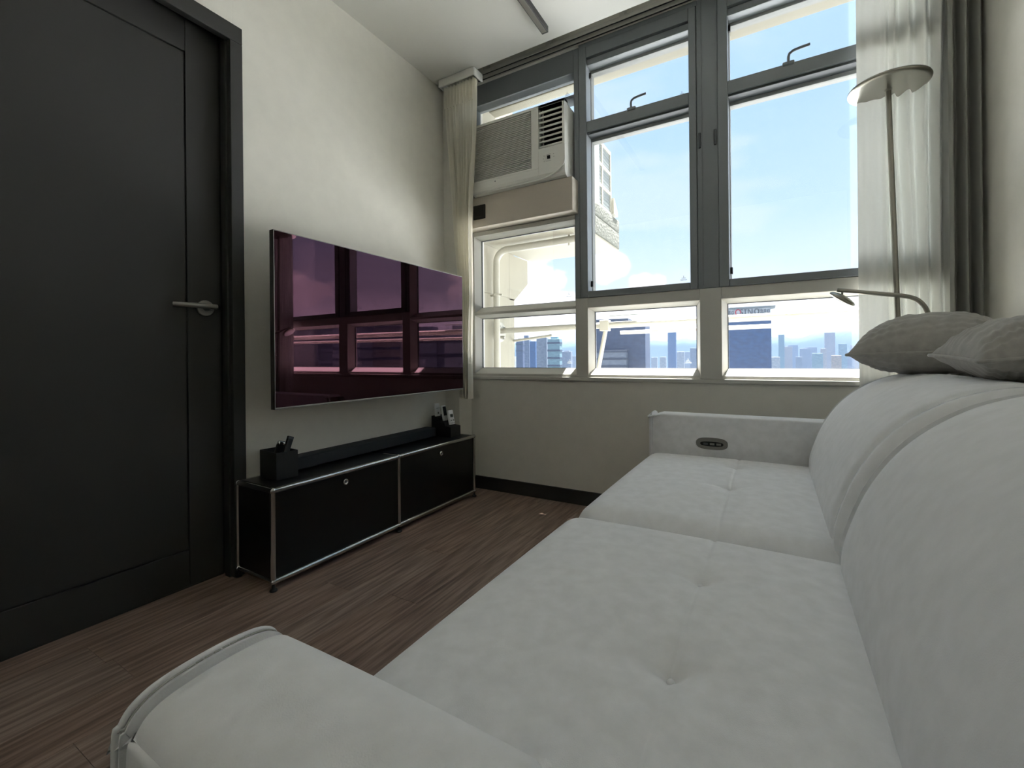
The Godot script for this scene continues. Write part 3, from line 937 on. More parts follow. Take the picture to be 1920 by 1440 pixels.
# ---------------------------------------------------------------- sofa
func seat_cushion(o: Node3D, lo: Vector3, hi: Vector3, seam_x: float, buttons: Array) -> void:
	var c := (lo + hi) / 2.0
	var h := (hi - lo) / 2.0
	var r := 0.075
	var xs := ticks(h.x, r, 8, 0.014)
	var zs := ticks(h.z, r, 8, 0.014)
	xs = refine(xs, seam_x - c.x, 0.05, 0.003)
	for b in buttons:
		zs = refine(zs, b - c.z, 0.05, 0.003)
	var ys := ticks(h.y, r, 8, 0.03)
	var shape := func(p: Vector3) -> Vector3:
		if p.y < h.y - r:
			var side := 1.0 + 0.0
			return Vector3(p.x, p.y, p.z) * Vector3(side, 1, side)
		var u := p.x / h.x
		var w := p.z / h.z
		var rise := 0.020 * (1.0 - u * u) * (1.0 - w * w)
		var dx := p.x + c.x - seam_x
		var edge := 1.0 - smoothstep(0.86, 1.0, absf(w))
		rise -= 0.0035 * exp(-(dx * dx) / (0.0055 * 0.0055)) * (0.35 + 0.65 * edge)
		for b in buttons:
			var dz: float = p.z + c.z - b
			var d2 := dx * dx + dz * dz
			rise -= 0.012 * exp(-d2 / (0.017 * 0.017)) + 0.013 * exp(-d2 / (0.06 * 0.06))
			# folds pulled towards the button
			if dx > 0.0:
				var off := dz + dx * 0.35
				rise -= 0.008 * exp(-(off * off) / (0.010 * 0.010)) * exp(-dx / 0.035)
			else:
				var off2 := dz + dx * 0.2
				rise -= 0.006 * exp(-(off2 * off2) / (0.012 * 0.012)) * exp(dx / 0.04)
		return Vector3(p.x, p.y + rise, p.z)
	var m := part("seat_cushion", round_grid(xs, ys, zs, r, shape), M.sofa_fabric, o, c - o.position)
	for b in buttons:
		part("tuft_button", lathe(ball_profile(0.006, 6), 12), M.sofa_fabric, m, Vector3(seam_x - c.x, h.y - 0.011, b - c.z))

func sofa() -> void:
	var o := thing("sofa", "light grey fabric sofa with tufted seats along the right wall", "sofa", Vector3(0.1, 0, -1.25))
	var at := o.position
	span("base_frame", Vector3(-0.46, 0.07, -2.30) - at, Vector3(0.60, 0.27, -0.15) - at, M.sofa_fabric, o, 0.02, 3)
	for x in [-0.40, 0.52]:
		for z in [-2.22, -0.24]:
			part("foot", disc(0.025, 0.072, 0.003, 18), M.black_plastic, o, Vector3(x, 0, z) - at)
	seat_cushion(o, Vector3(-0.532, 0.235, -2.205), Vector3(0.20, 0.440, -1.246), -0.128, [-1.985, -1.660])
	seat_cushion(o, Vector3(-0.538, 0.235, -1.238), Vector3(0.20, 0.440, -0.298), -0.128, [-0.955, -0.655])
	# backs: one rolled outline for both
	var loop := smooth_loop([Vector2(0.62, 0.36), Vector2(0.625, 0.66), Vector2(0.60, 0.755), Vector2(0.54, 0.805), Vector2(0.44, 0.818), Vector2(0.35, 0.797), Vector2(0.28, 0.757), Vector2(0.22, 0.700), Vector2(0.172, 0.625), Vector2(0.14, 0.545), Vector2(0.122, 0.47), Vector2(0.13, 0.40), Vector2(0.18, 0.345), Vector2(0.4, 0.335)], 6)
	for q in [[-2.205, 0.962, "far"], [-1.236, 0.940, "near"]]:
		var z0: float = q[0]
		var m := loft(loop, q[1], 0.055, func(p: Vector2, s: float) -> Vector3: return Vector3(p.x, p.y, z0 + s) - at, 0.006)
		var b := part("back_cushion", m, M.sofa_fabric, o)
		# welt seam a little inside the far edge
		var seam := []
		for k in range(8, 66):
			var tang := (loop[k + 1] - loop[k - 1]).normalized()
			var edge_pt := loop[k] - Vector2(tang.y, -tang.x) * 0.0155
			seam.append(Vector3(edge_pt.x, edge_pt.y, z0 + 0.0165) - at)
		part("welt", tube(seam, 0.0022, 6), M.sofa_fabric, b)
	span("back_frame", Vector3(0.56, 0.10, -2.20) - at, Vector3(0.69, 0.70, -0.30) - at, M.sofa_fabric, o, 0.03, 3)
	# arms: outline across the arm, pushed along x
	var far := smooth_loop([Vector2(-2.203, 0.30), Vector2(-2.203, 0.585), Vector2(-2.209, 0.606), Vector2(-2.224, 0.616), Vector2(-2.27, 0.618), Vector2(-2.308, 0.615), Vector2(-2.322, 0.602), Vector2(-2.328, 0.58), Vector2(-2.328, 0.30), Vector2(-2.325, 0.08), Vector2(-2.207, 0.08)], 5)
	var arm := part("armrest", loft(far, 0.98, 0.018, func(p: Vector2, s: float) -> Vector3: return Vector3(-0.524 + s, p.y, p.x) - at), M.sofa_fabric, o)
	part("welt", tube([Vector3(-0.512, 0.12, -2.204) - at, Vector3(-0.512, 0.57, -2.204) - at, Vector3(-0.512, 0.602, -2.209) - at, Vector3(-0.512, 0.616, -2.224) - at, Vector3(-0.512, 0.619, -2.27) - at, Vector3(-0.512, 0.616, -2.306) - at, Vector3(-0.512, 0.60, -2.325) - at], 0.0028, 8), M.sofa_fabric, arm)
	# control set in the inner face of the far arm
	var pl := part("control_plate", loft(oval(0.066, 0.027), 0.006, 0.002, func(p: Vector2, s: float) -> Vector3: return Vector3(p.x, p.y, s), 0.0, 2), M.arm_panel, arm, Vector3(-0.243, 0.492, -2.2045) - at)
	pl.set_meta("label", "oval control panel with small buttons")
	part("control_recess", loft(oval(0.048, 0.0105), 0.002, 0.0005, func(p: Vector2, s: float) -> Vector3: return Vector3(p.x, p.y, s), 0.0, 2), M.dark_void, arm, Vector3(-0.243, 0.491, -2.1988) - at)
	for k in 3:
		part("control_button", box(Vector3(0.019, 0.0095, 0.002), 0.0008), M.gasket if k == 0 else M.button_grey, arm, Vector3(-0.268 + 0.027 * k, 0.491, -2.1962) - at)
	# near arm: front piece and rear piece meeting in a seam
	var near := smooth_loop([Vector2(-0.156, 0.30), Vector2(-0.155, 0.550), Vector2(-0.160, 0.582), Vector2(-0.176, 0.597), Vector2(-0.205, 0.603), Vector2(-0.250, 0.604), Vector2(-0.283, 0.598), Vector2(-0.297, 0.580), Vector2(-0.300, 0.54), Vector2(-0.300, 0.30), Vector2(-0.296, 0.08), Vector2(-0.160, 0.08)], 6)
	arm = part("armrest", loft(near, 0.368, 0.022, func(p: Vector2, s: float) -> Vector3: return Vector3(-0.486 + s, p.y, p.x) - at, 0.004), M.sofa_fabric, o)
	part("armrest", loft(near, 0.57, 0.02, func(p: Vector2, s: float) -> Vector3: return Vector3(-0.119 + s, p.y - 0.002, p.x) - at, 0.004), M.sofa_fabric, o)
	var line := []
	for k in near.size():
		if near[k].y > 0.42:
			line.append(Vector3(-0.470, near[k].y, near[k].x) - at + Vector3(-0.008, 0.0005, 0))
	part("welt", tube(line, 0.0032, 8), M.sofa_fabric, arm)
	var stitch := box(Vector3(0.0022, 0.0016, 0.0062), 0.0007)
	for k in range(0, line.size(), 1):
		if k % 1 == 0 and k + 1 < line.size():
			var d: Vector3 = line[k + 1] - line[k]
			var n := maxi(1, int(round(d.length() / 0.0095)))
			for j in n:
				var p: Vector3 = line[k] + d * (j + 0.5) / n
				var s := part("stitch", stitch, M.thread, arm, p + Vector3(0.0085, 0, 0))
				var up := Vector3(0, -d.z, d.y).normalized()
				if up.y < 0.0 and absf(up.y) > 0.3:
					up = -up
				s.position += Vector3(0, maxf(up.y, 0.0) * 0.0022, 0)
				s.rotation.x = atan2(-d.y, d.z)

func oval(a: float, b: float) -> PackedVector2Array:
	var out := PackedVector2Array()
	for k in 32:
		var t := TAU * k / 32
		out.append(Vector2(signf(cos(t)) * pow(absf(cos(t)), 0.7) * a, signf(sin(t)) * pow(absf(sin(t)), 0.7) * b))
	return out

func pillow(called: String, label: String, centre: Vector3, basis_: Basis, half: float, thick: float, seed_: int, group: String) -> void:
	var o := thing(called, label, "cushion", centre, group)
	o.basis = basis_
	var n := 96
	var rng := RandomNumberGenerator.new()
	rng.seed = seed_
	var ph := []
	for k in 12:
		ph.append(rng.randf() * TAU)
	var edge := func(u: float, w: float) -> Vector2:
		# sides drawn in between the corners
		var ku := 1.0 - 0.055 * (1.0 - w * w)
		var kw := 1.0 - 0.055 * (1.0 - u * u)
		return Vector2(u * ku, w * kw) * half
	var height := func(u: float, w: float, s: float) -> float:
		var a := 1.0 - pow(absf(u), 2.6)
		var b := 1.0 - pow(absf(w), 2.6)
		var t := thick * pow(maxf(0.0, a * b), 0.55)
		# wrinkles running in from the welted sides
		var eu := 1.0 - absf(u)
		var ew := 1.0 - absf(w)
		var k1 := sin(u * 34.0 + 3.0 * sin(u * 5.0 + ph[0]) + w * 6.0 + ph[1]) * smoothstep(0.0, 0.12, ew) * exp(-ew * 2.6)
		var k2 := sin(w * 34.0 + 3.0 * sin(w * 5.0 + ph[2]) + u * 6.0 + ph[3]) * smoothstep(0.0, 0.12, eu) * exp(-eu * 2.6)
		var k3 := sin((u + w) * 9.0 + ph[4] + s) * sin((u - w) * 7.0 + ph[5]) * a * b
		t *= 1.0 if s > 0.0 else 0.76
		return t + (k1 * b + k2 * a) * 0.0085 * minf(1.0, (a * b) * 14.0) + k3 * 0.004
	for s in [1.0, -1.0]:
		var v := PackedVector3Array()
		var idx := PackedInt32Array()
		for i in n + 1:
			for j in n + 1:
				var u := sin((float(i) / n * 2.0 - 1.0) * PI / 2.0)
				var w := sin((float(j) / n * 2.0 - 1.0) * PI / 2.0)
				var e: Vector2 = edge.call(u, w)
				v.append(Vector3(e.x, s * height.call(u, w, s), e.y))
		for i in n:
			for j in n:
				var a := i * (n + 1) + j
				if s > 0:
					idx.append_array([a, a + 1, a + n + 2, a, a + n + 2, a + n + 1])
				else:
					idx.append_array([a, a + n + 2, a + 1, a, a + n + 1, a + n + 2])
		part("upper_cover" if s > 0 else "lower_cover", finish(v, idx), M.pillow_fabric, o)
	var ring := []
	for side in 4:
		for k in 40:
			var t := -1.0 + 2.0 * k / 40.0
			var q: Vector2 = [Vector2(t, -1), Vector2(1, t), Vector2(-t, 1), Vector2(-1, -t)][side]
			var e: Vector2 = edge.call(q.x, q.y)
			ring.append(Vector3(e.x, 0.0, e.y))
	part("piping", tube(ring, 0.0052, 10, true), M.pillow_fabric, o)

func pillows() -> void:
	var b := Basis.from_euler(Vector3(0.0, -0.30, 0.0)) * Basis.from_euler(Vector3(0.10, 0, 0.02))
	pillow("throw_pillow", "plump grey velvet pillow lying on the sofa back beside the lamp", Vector3(0.478, 0.912, -2.085), b, 0.205, 0.118, 3, "grey pillows on the sofa back")
	b = Basis.from_euler(Vector3(0, 0.05, 0)) * Basis.from_euler(Vector3(0.05, 0, 0.10))
	pillow("throw_pillow", "grey velvet pillow cut off by the right edge, nearer on the sofa back", Vector3(0.560, 0.892, -1.600), b, 0.158, 0.090, 8, "grey pillows on the sofa back")

# ---------------------------------------------------------------- lamps
func floor_lamp() -> void:
	var o := thing("floor_lamp", "steel floor lamp with a round disc head and a bent reading arm", "floor lamp", Vector3(0.476, 0, -2.43))
	part("base", lathe([Vector2(0, 0), Vector2(0.098, 0), Vector2(0.10, 0.004), Vector2(0.10, 0.014), Vector2(0.097, 0.018), Vector2(0.012, 0.019), Vector2(0.010, 0.03), Vector2(0, 0.03)], 48), M.brushed_steel, o)
	var top := Vector3(-0.049, 2.000, 0)
	part("pole", tube([Vector3(0, 0.015, 0), Vector3(-0.024, 1.0, 0), top], 0.0098, 18), M.brushed_steel, o)
	var d := part("disc_shade", lathe([Vector2(0, -0.006), Vector2(0.012, -0.006), Vector2(0.016, 0.0), Vector2(0.125, 0.002), Vector2(0.137, 0.006), Vector2(0.139, 0.012), Vector2(0.137, 0.017), Vector2(0.12, 0.019), Vector2(0, 0.019)], 64), M.brushed_steel, o, top)
	part("lens", disc(0.118, 0.004, 0.001, 48), M.lamp_lens, d, Vector3(0, 0.018, 0))
	# reading arm: rises beside the pole and bends over to the left
	var path := []
	for q in [Vector3(-0.004, 0.62, 0.006), Vector3(0.03, 0.66, 0.012), Vector3(0.06, 0.74, 0.018), Vector3(0.068, 0.90, 0.022), Vector3(0.068, 1.02, 0.022), Vector3(0.060, 1.068, 0.022), Vector3(0.036, 1.106, 0.022), Vector3(-0.002, 1.126, 0.022), Vector3(-0.06, 1.138, 0.022), Vector3(-0.15, 1.155, 0.022), Vector3(-0.232, 1.171, 0.022)]:
		path.append(q)
	var arm := part("reading_arm", tube(smooth_path(path, 6), 0.0088, 14), M.brushed_steel, o)
	part("swivel", tube([Vector3(-0.214, 1.166, 0.022), Vector3(-0.214, 1.148, 0.022)], 0.004, 10), M.brushed_steel, arm)
	var head := part("reading_head", lathe([Vector2(0, -0.004), Vector2(0.046, -0.004), Vector2(0.0525, -0.001), Vector2(0.053, 0.006), Vector2(0.046, 0.012), Vector2(0.018, 0.019), Vector2(0, 0.020)], 40), M.brushed_steel, arm, Vector3(-0.2165, 1.128, 0.022), Vector3(0.25, 0, -0.62))
	part("lens", disc(0.044, 0.003, 0.001, 36), M.lamp_lens, head, Vector3(0, -0.0062, 0))

func ceiling_light() -> void:
	var o := thing("ceiling_light", "slim black linear light bar mounted on the ceiling", "light", Vector3(-1.072, YC, -1.6))
	span("housing", Vector3(-0.019, -0.034, -0.640), Vector3(0.019, 0.0, 0.75), M.light_fitting, o, 0.002)
	span("diffuser", Vector3(-0.014, -0.0352, -0.628), Vector3(0.014, -0.0338, 0.74), M.diffuser, o, 0.0004)

# ---------------------------------------------------------------- outside the window
func outside() -> void:
	var o := structure("eave", "pale concrete eave above the window outside", "eave")
	span("slab", Vector3(-3.2, 2.925, -3.10), Vector3(3.2, 3.25, -2.70), M.eave_paint, o, 0.006)
	span("drip_edge", Vector3(-3.2, 2.905, -3.20), Vector3(3.2, 3.25, -3.10), M.eave_paint, o, 0.006)
	o = structure("added_bounce_slab", "added unseen pale slab below the window that bounces sunlight into the room", "bounce_slab")
	span("slab", Vector3(-70, -6.5, -110), Vector3(70, -6.0, -14.0), M.bounce_slab, o, 0.05)  # added out of view to throw sunlight up onto ceiling and walls
	o = thing("wing_wall", "white projecting side wall of the building outside the left pane", "wall", Vector3(-2.15, -2.0, -3.1))
	span("wall", Vector3(-0.4, -6.0, -0.39), Vector3(0.15, 3.42, 0.40), M.beige_render, o, 0.01)
	part("haunch", prism(PackedVector2Array([Vector2(0.385, 3.40), Vector2(0.64, 3.58), Vector2(0.64, 3.80), Vector2(0.3, 3.80), Vector2(0.3, 3.40)]), 0.55), M.beige_render, o, Vector3(-0.125, 0, 0), Vector3(0, PI / 2, 0))
	span("upper_wall", Vector3(-0.4, 3.415, -0.39), Vector3(0.149, 5.4, 0.40), M.beige_render, o, 0.01)
	o = thing("concrete_platform", "rough concrete platform slab outside that carries the louvred cage", "platform", Vector3(-1.56, 1.80, -3.25))
	span("slab", Vector3(-0.43, 0.012, -0.56), Vector3(0.425, 0.15, 0.55), M.rough_concrete, o, 0.01)
	span("upstand", Vector3(-0.43, 0.1495, -0.56), Vector3(0.425, 0.255, 0.19), M.rough_concrete, o, 0.01)
	span("soffit", Vector3(-0.43, 0.0, -0.555), Vector3(0.42, 0.0125, 0.55), M.beige_render, o, 0.003)
	o = thing("louvred_cage", "white framed cage with grey louvre panels standing on the concrete platform", "cage", Vector3(-1.40, 2.055, -3.43))
	var xs := 0.25
	for y in [0.0, 0.165, 0.33, 0.50]:
		span("frame_rail", Vector3(xs - 0.02, y, -0.21), Vector3(xs, y + 0.026, 0.24), M.white_pipe, o, 0.003)
	for z in [-0.21, 0.0, 0.22]:
		span("frame_post", Vector3(xs - 0.021, 0.0, z), Vector3(xs + 0.001, 0.53, z + 0.024), M.white_pipe, o, 0.003)
	for y in [0.026, 0.191, 0.356]:
		for z in [[-0.186, 0.0], [0.024, 0.22]]:
			var q := span("louvre_panel", Vector3(xs - 0.016, y, z[0]), Vector3(xs - 0.008, y + (0.144 if y > 0.3 else 0.139), z[1]), M.louvre_grey, o, 0.001)
			var hgt := 0.139
			for k in 5:
				span("slat", Vector3(-0.003, -hgt / 2.0 + 0.012 + k * 0.027, -(z[1] - z[0]) / 2.0), Vector3(0.007, -hgt / 2.0 + 0.022 + k * 0.027, (z[1] - z[0]) / 2.0), M.louvre_grey, q, 0.001)
	span("body", Vector3(-0.2, 0.0, -0.19), Vector3(xs - 0.022, 0.51, 0.2), M.louvre_grey, o, 0.005)
	o = thing("hood", "small white sloping metal hood at the foot of the louvred cage", "hood", Vector3(-1.165, 2.075, -3.70))
	part("sheet", prism(PackedVector2Array([Vector2(-0.06, 0.0), Vector2(0.05, 0.0), Vector2(0.055, 0.03), Vector2(-0.04, 0.13), Vector2(-0.06, 0.13)]), 0.07), M.white_pipe, o, Vector3.ZERO, Vector3(0, PI / 2, 0))
	# drain pipe
	o = thing("drain_pipe", "white drain pipe bending from the wall under the concrete platform", "pipe", Vector3(-1.945, 0.0, -3.1))
	var path := [Vector3(0, -2.5, 0), Vector3(0, 0.5, 0), Vector3(0, 1.0, 0), Vector3(0, 1.64, 0)]
	for k in range(1, 9):
		var a := PI / 2.0 * k / 8.0
		path.append(Vector3(0.10 - 0.10 * cos(a), 1.66 + 0.10 * sin(a), 0))
	path.append(Vector3(0.5, 1.762, 0))
	path.append(Vector3(0.70, 1.764, 0))
	part("pipe", tube(path, 0.027, 18), M.white_pipe, o)
	part("pipe_clip", tube([Vector3(-0.055, 1.40, 0.0), Vector3(0.05, 1.40, 0.0)], 0.009, 10), M.white_pipe, o)
	part("pipe_collar", lathe([Vector2(0.0265, 0), Vector2(0.033, 0.002), Vector2(0.033, 0.02), Vector2(0.0265, 0.022)], 20), M.white_pipe, o, Vector3(0, 1.39, 0))
	part("pipe_hanger", tube([Vector3(0.64, 1.80, 0.0), Vector3(0.64, 1.72, 0.0)], 0.008, 10), M.white_pipe, o)
	# drying pole with its wall flange and brace
	o = thing("drying_pole", "long white horizontal pole fixed across outside the lower panes", "pole", Vector3(-1.995, 1.115, -3.22))
	part("flange", disc(0.085, 0.012, 0.003, 32), M.white_pipe, o, Vector3(0, -0.01, 0), Vector3(0, 0, -PI / 2))
	for k in 4:
		var a := TAU * k / 4.0 + 0.6
		part("bolt", disc(0.009, 0.02, 0.002, 10), M.gasket, o, Vector3(0.008, 0.06 * cos(a) - 0.01, 0.06 * sin(a)), Vector3(0, 0, -PI / 2))
	part("pole", tube([Vector3(0.0, 0.0, 0), Vector3(1.6, 0.012, 0), Vector3(4.4, 0.03, 0)], 0.023, 18), M.white_pipe, o)
	part("second_pole", tube([Vector3(1.0, -0.045, -0.12), Vector3(4.4, -0.02, -0.12)], 0.014, 14), M.white_pipe, o)
	part("stub", tube([Vector3(0.0, -0.055, 0.02), Vector3(0.06, -0.055, 0.02)], 0.012, 12), M.white_pipe, o)
	part("brace", tube([Vector3(0.765, -0.80, 0.0), Vector3(0.93, 0.0, 0.0)], 0.016, 12), M.white_pipe, o)
	span("clamp", Vector3(0.885, -0.035, -0.03), Vector3(0.955, 0.045, 0.03), M.white_pipe, o, 0.006)
	part("thin_rod", tube([Vector3(0.955, 0.074, 0.0), Vector3(1.165, 0.078, 0.0)], 0.005, 8), M.louvre_grey, o)
	o = thing("short_rod", "short white rod sticking out from the white side wall outside", "rod", Vector3(-1.99, 1.05, -3.47))
	part("rod", tube([Vector3(-0.012, -0.011, 0), Vector3(0.36, 0.025, 0)], 0.011, 12), M.white_pipe, o)
	city()

func tower(called: String, label: String, x: float, z: float, w: float, d: float, top: float, m: Material, group := "", bands := 0, crown := 0.0) -> Node3D:
	var ground := -120.0
	var o := thing(called, label, "building", Vector3(x, ground, z), group)
	var h := top - ground
	o.rotation.y = atan2(-x, -z) * 0.35
	span("block", Vector3(-w / 2, 0, -d / 2), Vector3(w / 2, h, d / 2), m, o, 0.3)
	for k in bands:
		var y := h - 6.0 - k * 9.0
		span("floor_band", Vector3(-w / 2 - 0.3, y, -d / 2 - 0.3), Vector3(w / 2 + 0.3, y + 2.2, d / 2 + 0.3), M.tower_band, o, 0.1)
	if crown > 0.0:
		span("plant_room", Vector3(-w * 0.28, h, -d * 0.28), Vector3(w * 0.30, h + crown, d * 0.28), m, o, 0.2)
	return o

func facing(az: float, dist: float) -> Vector2:
	return Vector2(sin(deg_to_rad(az)), -cos(deg_to_rad(az))) * dist

func city() -> void:
	var o := structure("ground", "hazy city ground far below the window", "ground")
	span("plain", Vector3(-9000, -124, -9000), Vector3(9000, -120, -6), M.ground, o, 0.5)
	# tall blocks: name, label, azimuth from straight out of the window, distance, width, top above the eye in metres per metre of distance
	var list := [
		["apartment_tower", "slate apartment tower furthest left beside the white side wall", -29.15, 620, 0.0150, 0.0375, "tower_slate", 2, 3.0],
		["apartment_tower", "pale lilac apartment tower second from the white side wall", -28.35, 640, 0.0160, 0.043, "tower_grey", 0, 4.0],
		["apartment_tower", "short blue grey tower between the lilac and the wide pale tower", -27.5, 600, 0.0130, 0.036, "tower_blue", 0, 0.0],
		["apartment_tower", "wide pale grey tower with flat roof in the left lower pane", -26.3, 560, 0.0220, 0.0435, "tower_grey", 0, 2.5],
		["glass_tower", "teal glazed tower with pale edge in the left lower pane", -24.75, 540, 0.0260, 0.0405, "tower_teal", 5, 2.5],
		["office_block", "low blue block at the right end of the left lower pane", -23.2, 800, 0.0190, 0.0120, "tower_grey", 0, 2.0],
		["residential_tower", "slim blue tower rising alone in the middle lower pane", -10.55, 1150, 0.0150, 0.0545, "tower_blue", 0, 0.0],
		["office_block", "broad low block right of the slim tower in the middle lower pane", -7.6, 1000, 0.0290, 0.0160, "tower_grey", 0, 0.0],
	]
	for q in list:
		var p := facing(q[2], q[3])
		tower(q[0], q[1], p.x, p.y, q[4] * q[3] * 1.06, q[4] * q[3] * 0.8, 0.89 + q[5] * q[3], M[q[6]], "", q[7], q[8])
	# the big dark office block with a paler lower front
	var p := facing(-16.6, 360.0)
	o = tower("office_tower", "big dark blue office block filling the middle lower pane", p.x, p.y, 41.0, 26.0, 0.89 + 360.0 * 0.066, M.tower_slate, "", 0, 0.0)
	span("roof_screen", Vector3(-20, 144.6, -12), Vector3(8, 149.6, 12), M.tower_band, o, 0.2)
	span("front_block", Vector3(-20.4, 0, 13), Vector3(8, 124.5, 20), M.tower_grey, o, 0.3)
	for k in 4:
		span("floor_band", Vector3(-20.6, 124.0 - k * 5.5, 13), Vector3(8.2, 125.6 - k * 5.5, 20.4), M.tower_band, o, 0.1)
	# the blue glass tower with the roof sign
	p = facing(-2.3, 420.0)
	o = tower("glass_tower", "blue glass tower with a rooftop sign in the right lower pane", p.x, p.y, 31.2, 26.0, 0.89 + 420.0 * 0.0765, M.tower_blue, "", 0, 0.0)
	var roof := 420.0 * 0.0765 + 120.89
	span("sign_board", Vector3(-15.4, roof, 12.0), Vector3(15.2, roof + 5.4, 13.0), M.roof_white, o, 0.1)
	part("roof_canopy", prism(PackedVector2Array([Vector2(-16.6, 0), Vector2(13, 0.2), Vector2(18.6, 0.8), Vector2(18.6, 1.2), Vector2(-13, 1.3)]), 24.0), M.louvre_grey, o, Vector3(0, roof + 5.5, 3.0))
	var font := SystemFont.new()
	font.font_names = PackedStringArray(["Droid Sans"])
	font.font_weight = 700
	var tm := TextMesh.new()
	tm.text = "SINO"
	tm.font = font
	tm.font_size = 64
	tm.pixel_size = 0.092
	tm.depth = 0.5
	part("sign_letters", tm, M.sign_grey, o, Vector3(0.6, roof + 2.7, 13.4))
	var ring := []
	for k in 25:
		var a := TAU * k / 30.0 - 0.35
		ring.append(Vector3(cos(a) * 1.85, sin(a) * 2.3, 0))
	part("sign_logo", tube(ring, 0.46, 8), M.sign_red, o, Vector3(-7.6, roof + 2.7, 13.5))
	# two written characters: strokes as bars, [x, y, width, height, turn]
	var he := [[-1.5, 1.9, 1.6, 0.5, 0.35], [-1.5, 0.9, 2.6, 0.5, 0.0], [-1.5, -0.3, 0.5, 4.6, 0.0], [-2.3, -0.6, 0.5, 2.0, -0.6], [-0.8, -0.5, 0.5, 1.7, 0.6], [0.7, -0.1, 0.5, 2.8, 0.0], [2.3, -0.1, 0.5, 2.8, 0.0], [1.5, 1.2, 2.1, 0.5, 0.0], [1.5, -1.4, 2.1, 0.5, 0.0]]
	var xin := [[-1.9, 1.4, 0.5, 2.2, -0.5], [-1.7, -0.8, 0.5, 3.4, 0.0], [0.9, 2.1, 0.8, 0.5, 0.0], [0.9, 1.3, 3.0, 0.45, 0.0], [0.9, 0.5, 2.2, 0.4, 0.0], [0.9, -0.2, 2.2, 0.4, 0.0], [-0.1, -1.5, 0.4, 1.6, 0.0], [1.9, -1.5, 0.4, 1.6, 0.0], [0.9, -0.9, 2.2, 0.4, 0.0], [0.9, -2.1, 2.2, 0.4, 0.0]]
	for q in [[he, -12.6], [xin, 8.4], [he, 12.6]]:
		var bars := []
		for s in q[0]:
			bars.append([box(Vector3(s[2], s[3], 0.6) * 0.78, 0.02), xf_at(Vector3(s[0], s[1], 0) * 0.78, Vector3(0, 0, s[4]))])
		part("sign_character", joined(bars), M.sign_grey, o, Vector3(q[1], roof + 2.7, 13.4))
	# low hazy blocks
	var rng := RandomNumberGenerator.new()
	rng.seed = 77
	var kinds := ["tower_grey", "tower_pale", "tower_tan", "tower_rose", "tower_teal", "tower_grey"]
	var words := {"tower_grey": "grey", "tower_pale": "pale", "tower_tan": "tan", "tower_rose": "rosy", "tower_teal": "teal"}
	var order := ["first", "second", "third", "fourth", "fifth", "sixth", "seventh", "eighth", "ninth", "tenth", "eleventh", "twelfth", "thirteenth", "fourteenth", "fifteenth", "sixteenth", "seventeenth", "eighteenth"]
	for k in 18:
		var az := 0.25 + k * 0.54
		var dist := 900.0 + (k * 397) % 1300
		var kind: String = kinds[rng.randi_range(0, 5)]
		var w := rng.randf_range(0.009, 0.019) * dist
		var t := rng.randf_range(-0.004, 0.019)
		if k == 1:
			t = 0.039
		elif k == 9:
			t = 0.040
		var q := facing(az, dist)
		tower("city_block", "%s hazy city block, %s to the right of the blue glass tower" % [words[kind], order[k]], q.x, q.y, w, w * 0.7, 0.89 + t * dist, M[kind], "hazy blocks right of the blue glass tower")
	for k in 9:
		var az: float = [-12.6, -11.6, -9.6, -8.9, -6.6, -22.4, -23.8, -30.2, -27.0][k]
		var dist := rng.randf_range(900, 1700)
		var q := facing(az, dist)
		var w := rng.randf_range(0.012, 0.02) * dist
		tower("city_block", "pale hazy low city block " + ["just right of the big dark office block", "left of the foot of the slim blue tower", "right of the foot of the slim blue tower", "second right of the foot of the slim blue tower", "at the right edge of the middle lower pane", "at the right edge of the left lower pane", "right of the teal glazed tower", "hidden at the edge of the white side wall", "between the blue grey and wide pale towers"][k], q.x, q.y, w, w * 0.7, 0.89 + rng.randf_range(-0.004, 0.012) * dist, M.tower_pale, "pale hazy blocks left of the glass tower")
	# towers further right, seen in the television's reflection
	for k in 9:
		var az := 22.0 + k * 4.6
		var dist := rng.randf_range(260, 420)
		var q := facing(az, dist)
		tower("apartment_tower", "tall residential tower beyond the window's right end, %s from the blue glass tower" % order[k], q.x, q.y, dist * 0.07, dist * 0.05, 0.89 + dist * rng.randf_range(0.05, 0.078), M[["tower_pale", "tower_grey", "tower_tan"][k % 3]], "residential towers beyond the right end of the window", 6, 5.0)
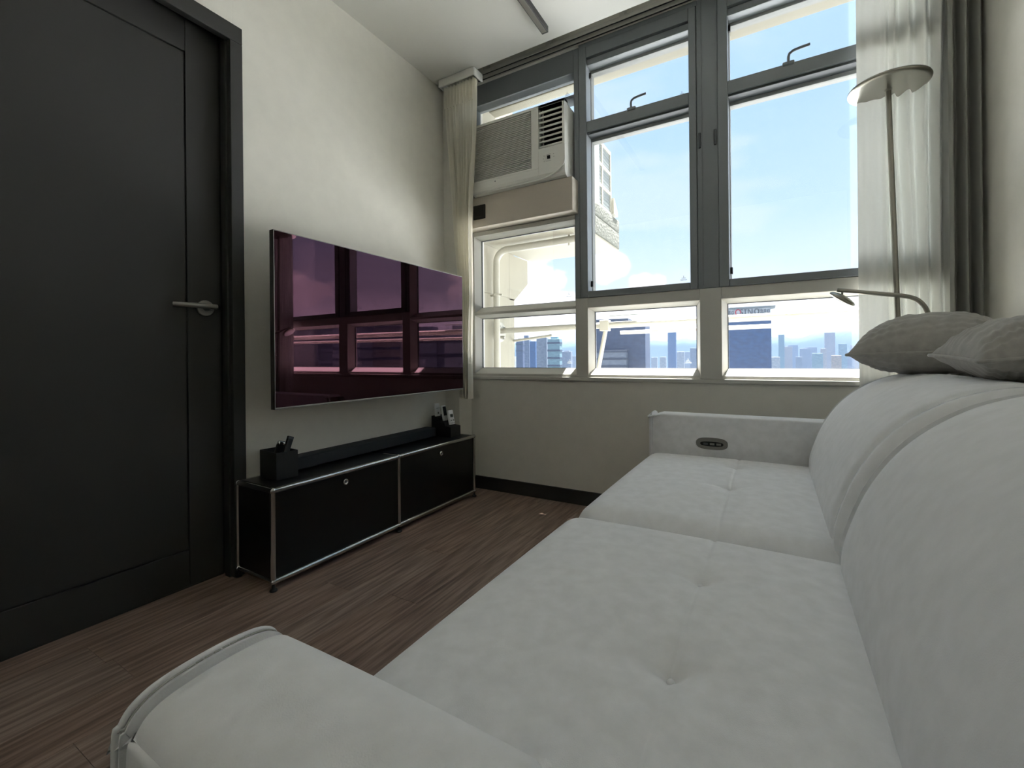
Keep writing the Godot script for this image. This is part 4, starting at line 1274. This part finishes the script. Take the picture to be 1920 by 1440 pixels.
	# ridges of hills behind the city
	ridge("hill_ridge", "long hazy blue ridge of hills on the horizon behind the city", 5200.0, 5, 0.030, 0.020)
	ridge("hill_ridge", "paler higher mountain rising far behind the right end of the city", 7600.0, 12, 0.034, 0.030)
	var fog := FogVolume.new()
	fog.name = "haze"
	fog.shape = RenderingServer.FOG_VOLUME_SHAPE_BOX
	fog.size = Vector3(15000, 222, 4500)
	add_child(fog)
	fog.position = Vector3(0, -21, -2400)
	var fm := FogMaterial.new()
	fm.resource_name = "haze"
	fm.albedo = Color(0.29, 0.355, 0.45)
	fm.density = 0.00055
	fog.material = fm
	fog.set_meta("kind", "stuff")
	fog.set_meta("label", "blue summer haze over the distant city")
	fog.set_meta("category", "haze")

func ridge(called: String, label: String, dist: float, seed_: int, base: float, swing: float) -> void:
	var o := thing(called, label, "hill", Vector3(0, -120, 0))
	var n := FastNoiseLite.new()
	n.seed = seed_
	n.frequency = 0.035
	n.fractal_octaves = 5
	var v := PackedVector3Array()
	var idx := PackedInt32Array()
	var cols := 260
	for i in cols + 1:
		var az := -58.0 + 112.0 * i / cols
		var h: float = (base + swing * n.get_noise_1d(az * 3.0)) * dist
		# the highest summit stands over the right lower pane
		h += dist * 0.024 * exp(-pow((az - 8.4) / 4.5, 2.0))
		h = maxf(h, 20.0)
		for q in [[0.92, 0.0], [0.95, 0.35], [0.985, 0.8], [1.0, 1.0], [1.03, 0.7], [1.08, 0.0]]:
			var d := Vector2(tan(deg_to_rad(az)) * dist, -dist * q[0])
			v.append(Vector3(d.x, (h + 120.0) * q[1] + n.get_noise_2d(az * 9.0, q[0] * 200.0) * 25.0 * q[1] * (1.0 - q[1] * 0.9), d.y))
	for i in cols:
		for j in 5:
			var a := i * 6 + j
			idx.append_array([a, a + 6, a + 7, a, a + 7, a + 1])
	part("slope", finish(v, idx), M.hill, o)

func _ready() -> void:
	materials()
	light_and_camera()
	room()
	windows()
	outside()
	sofa()
	television()
	cabinet()
	air_conditioner()
	curtains()
	floor_lamp()
	ceiling_light()
	pillows()
	cabinet_things()
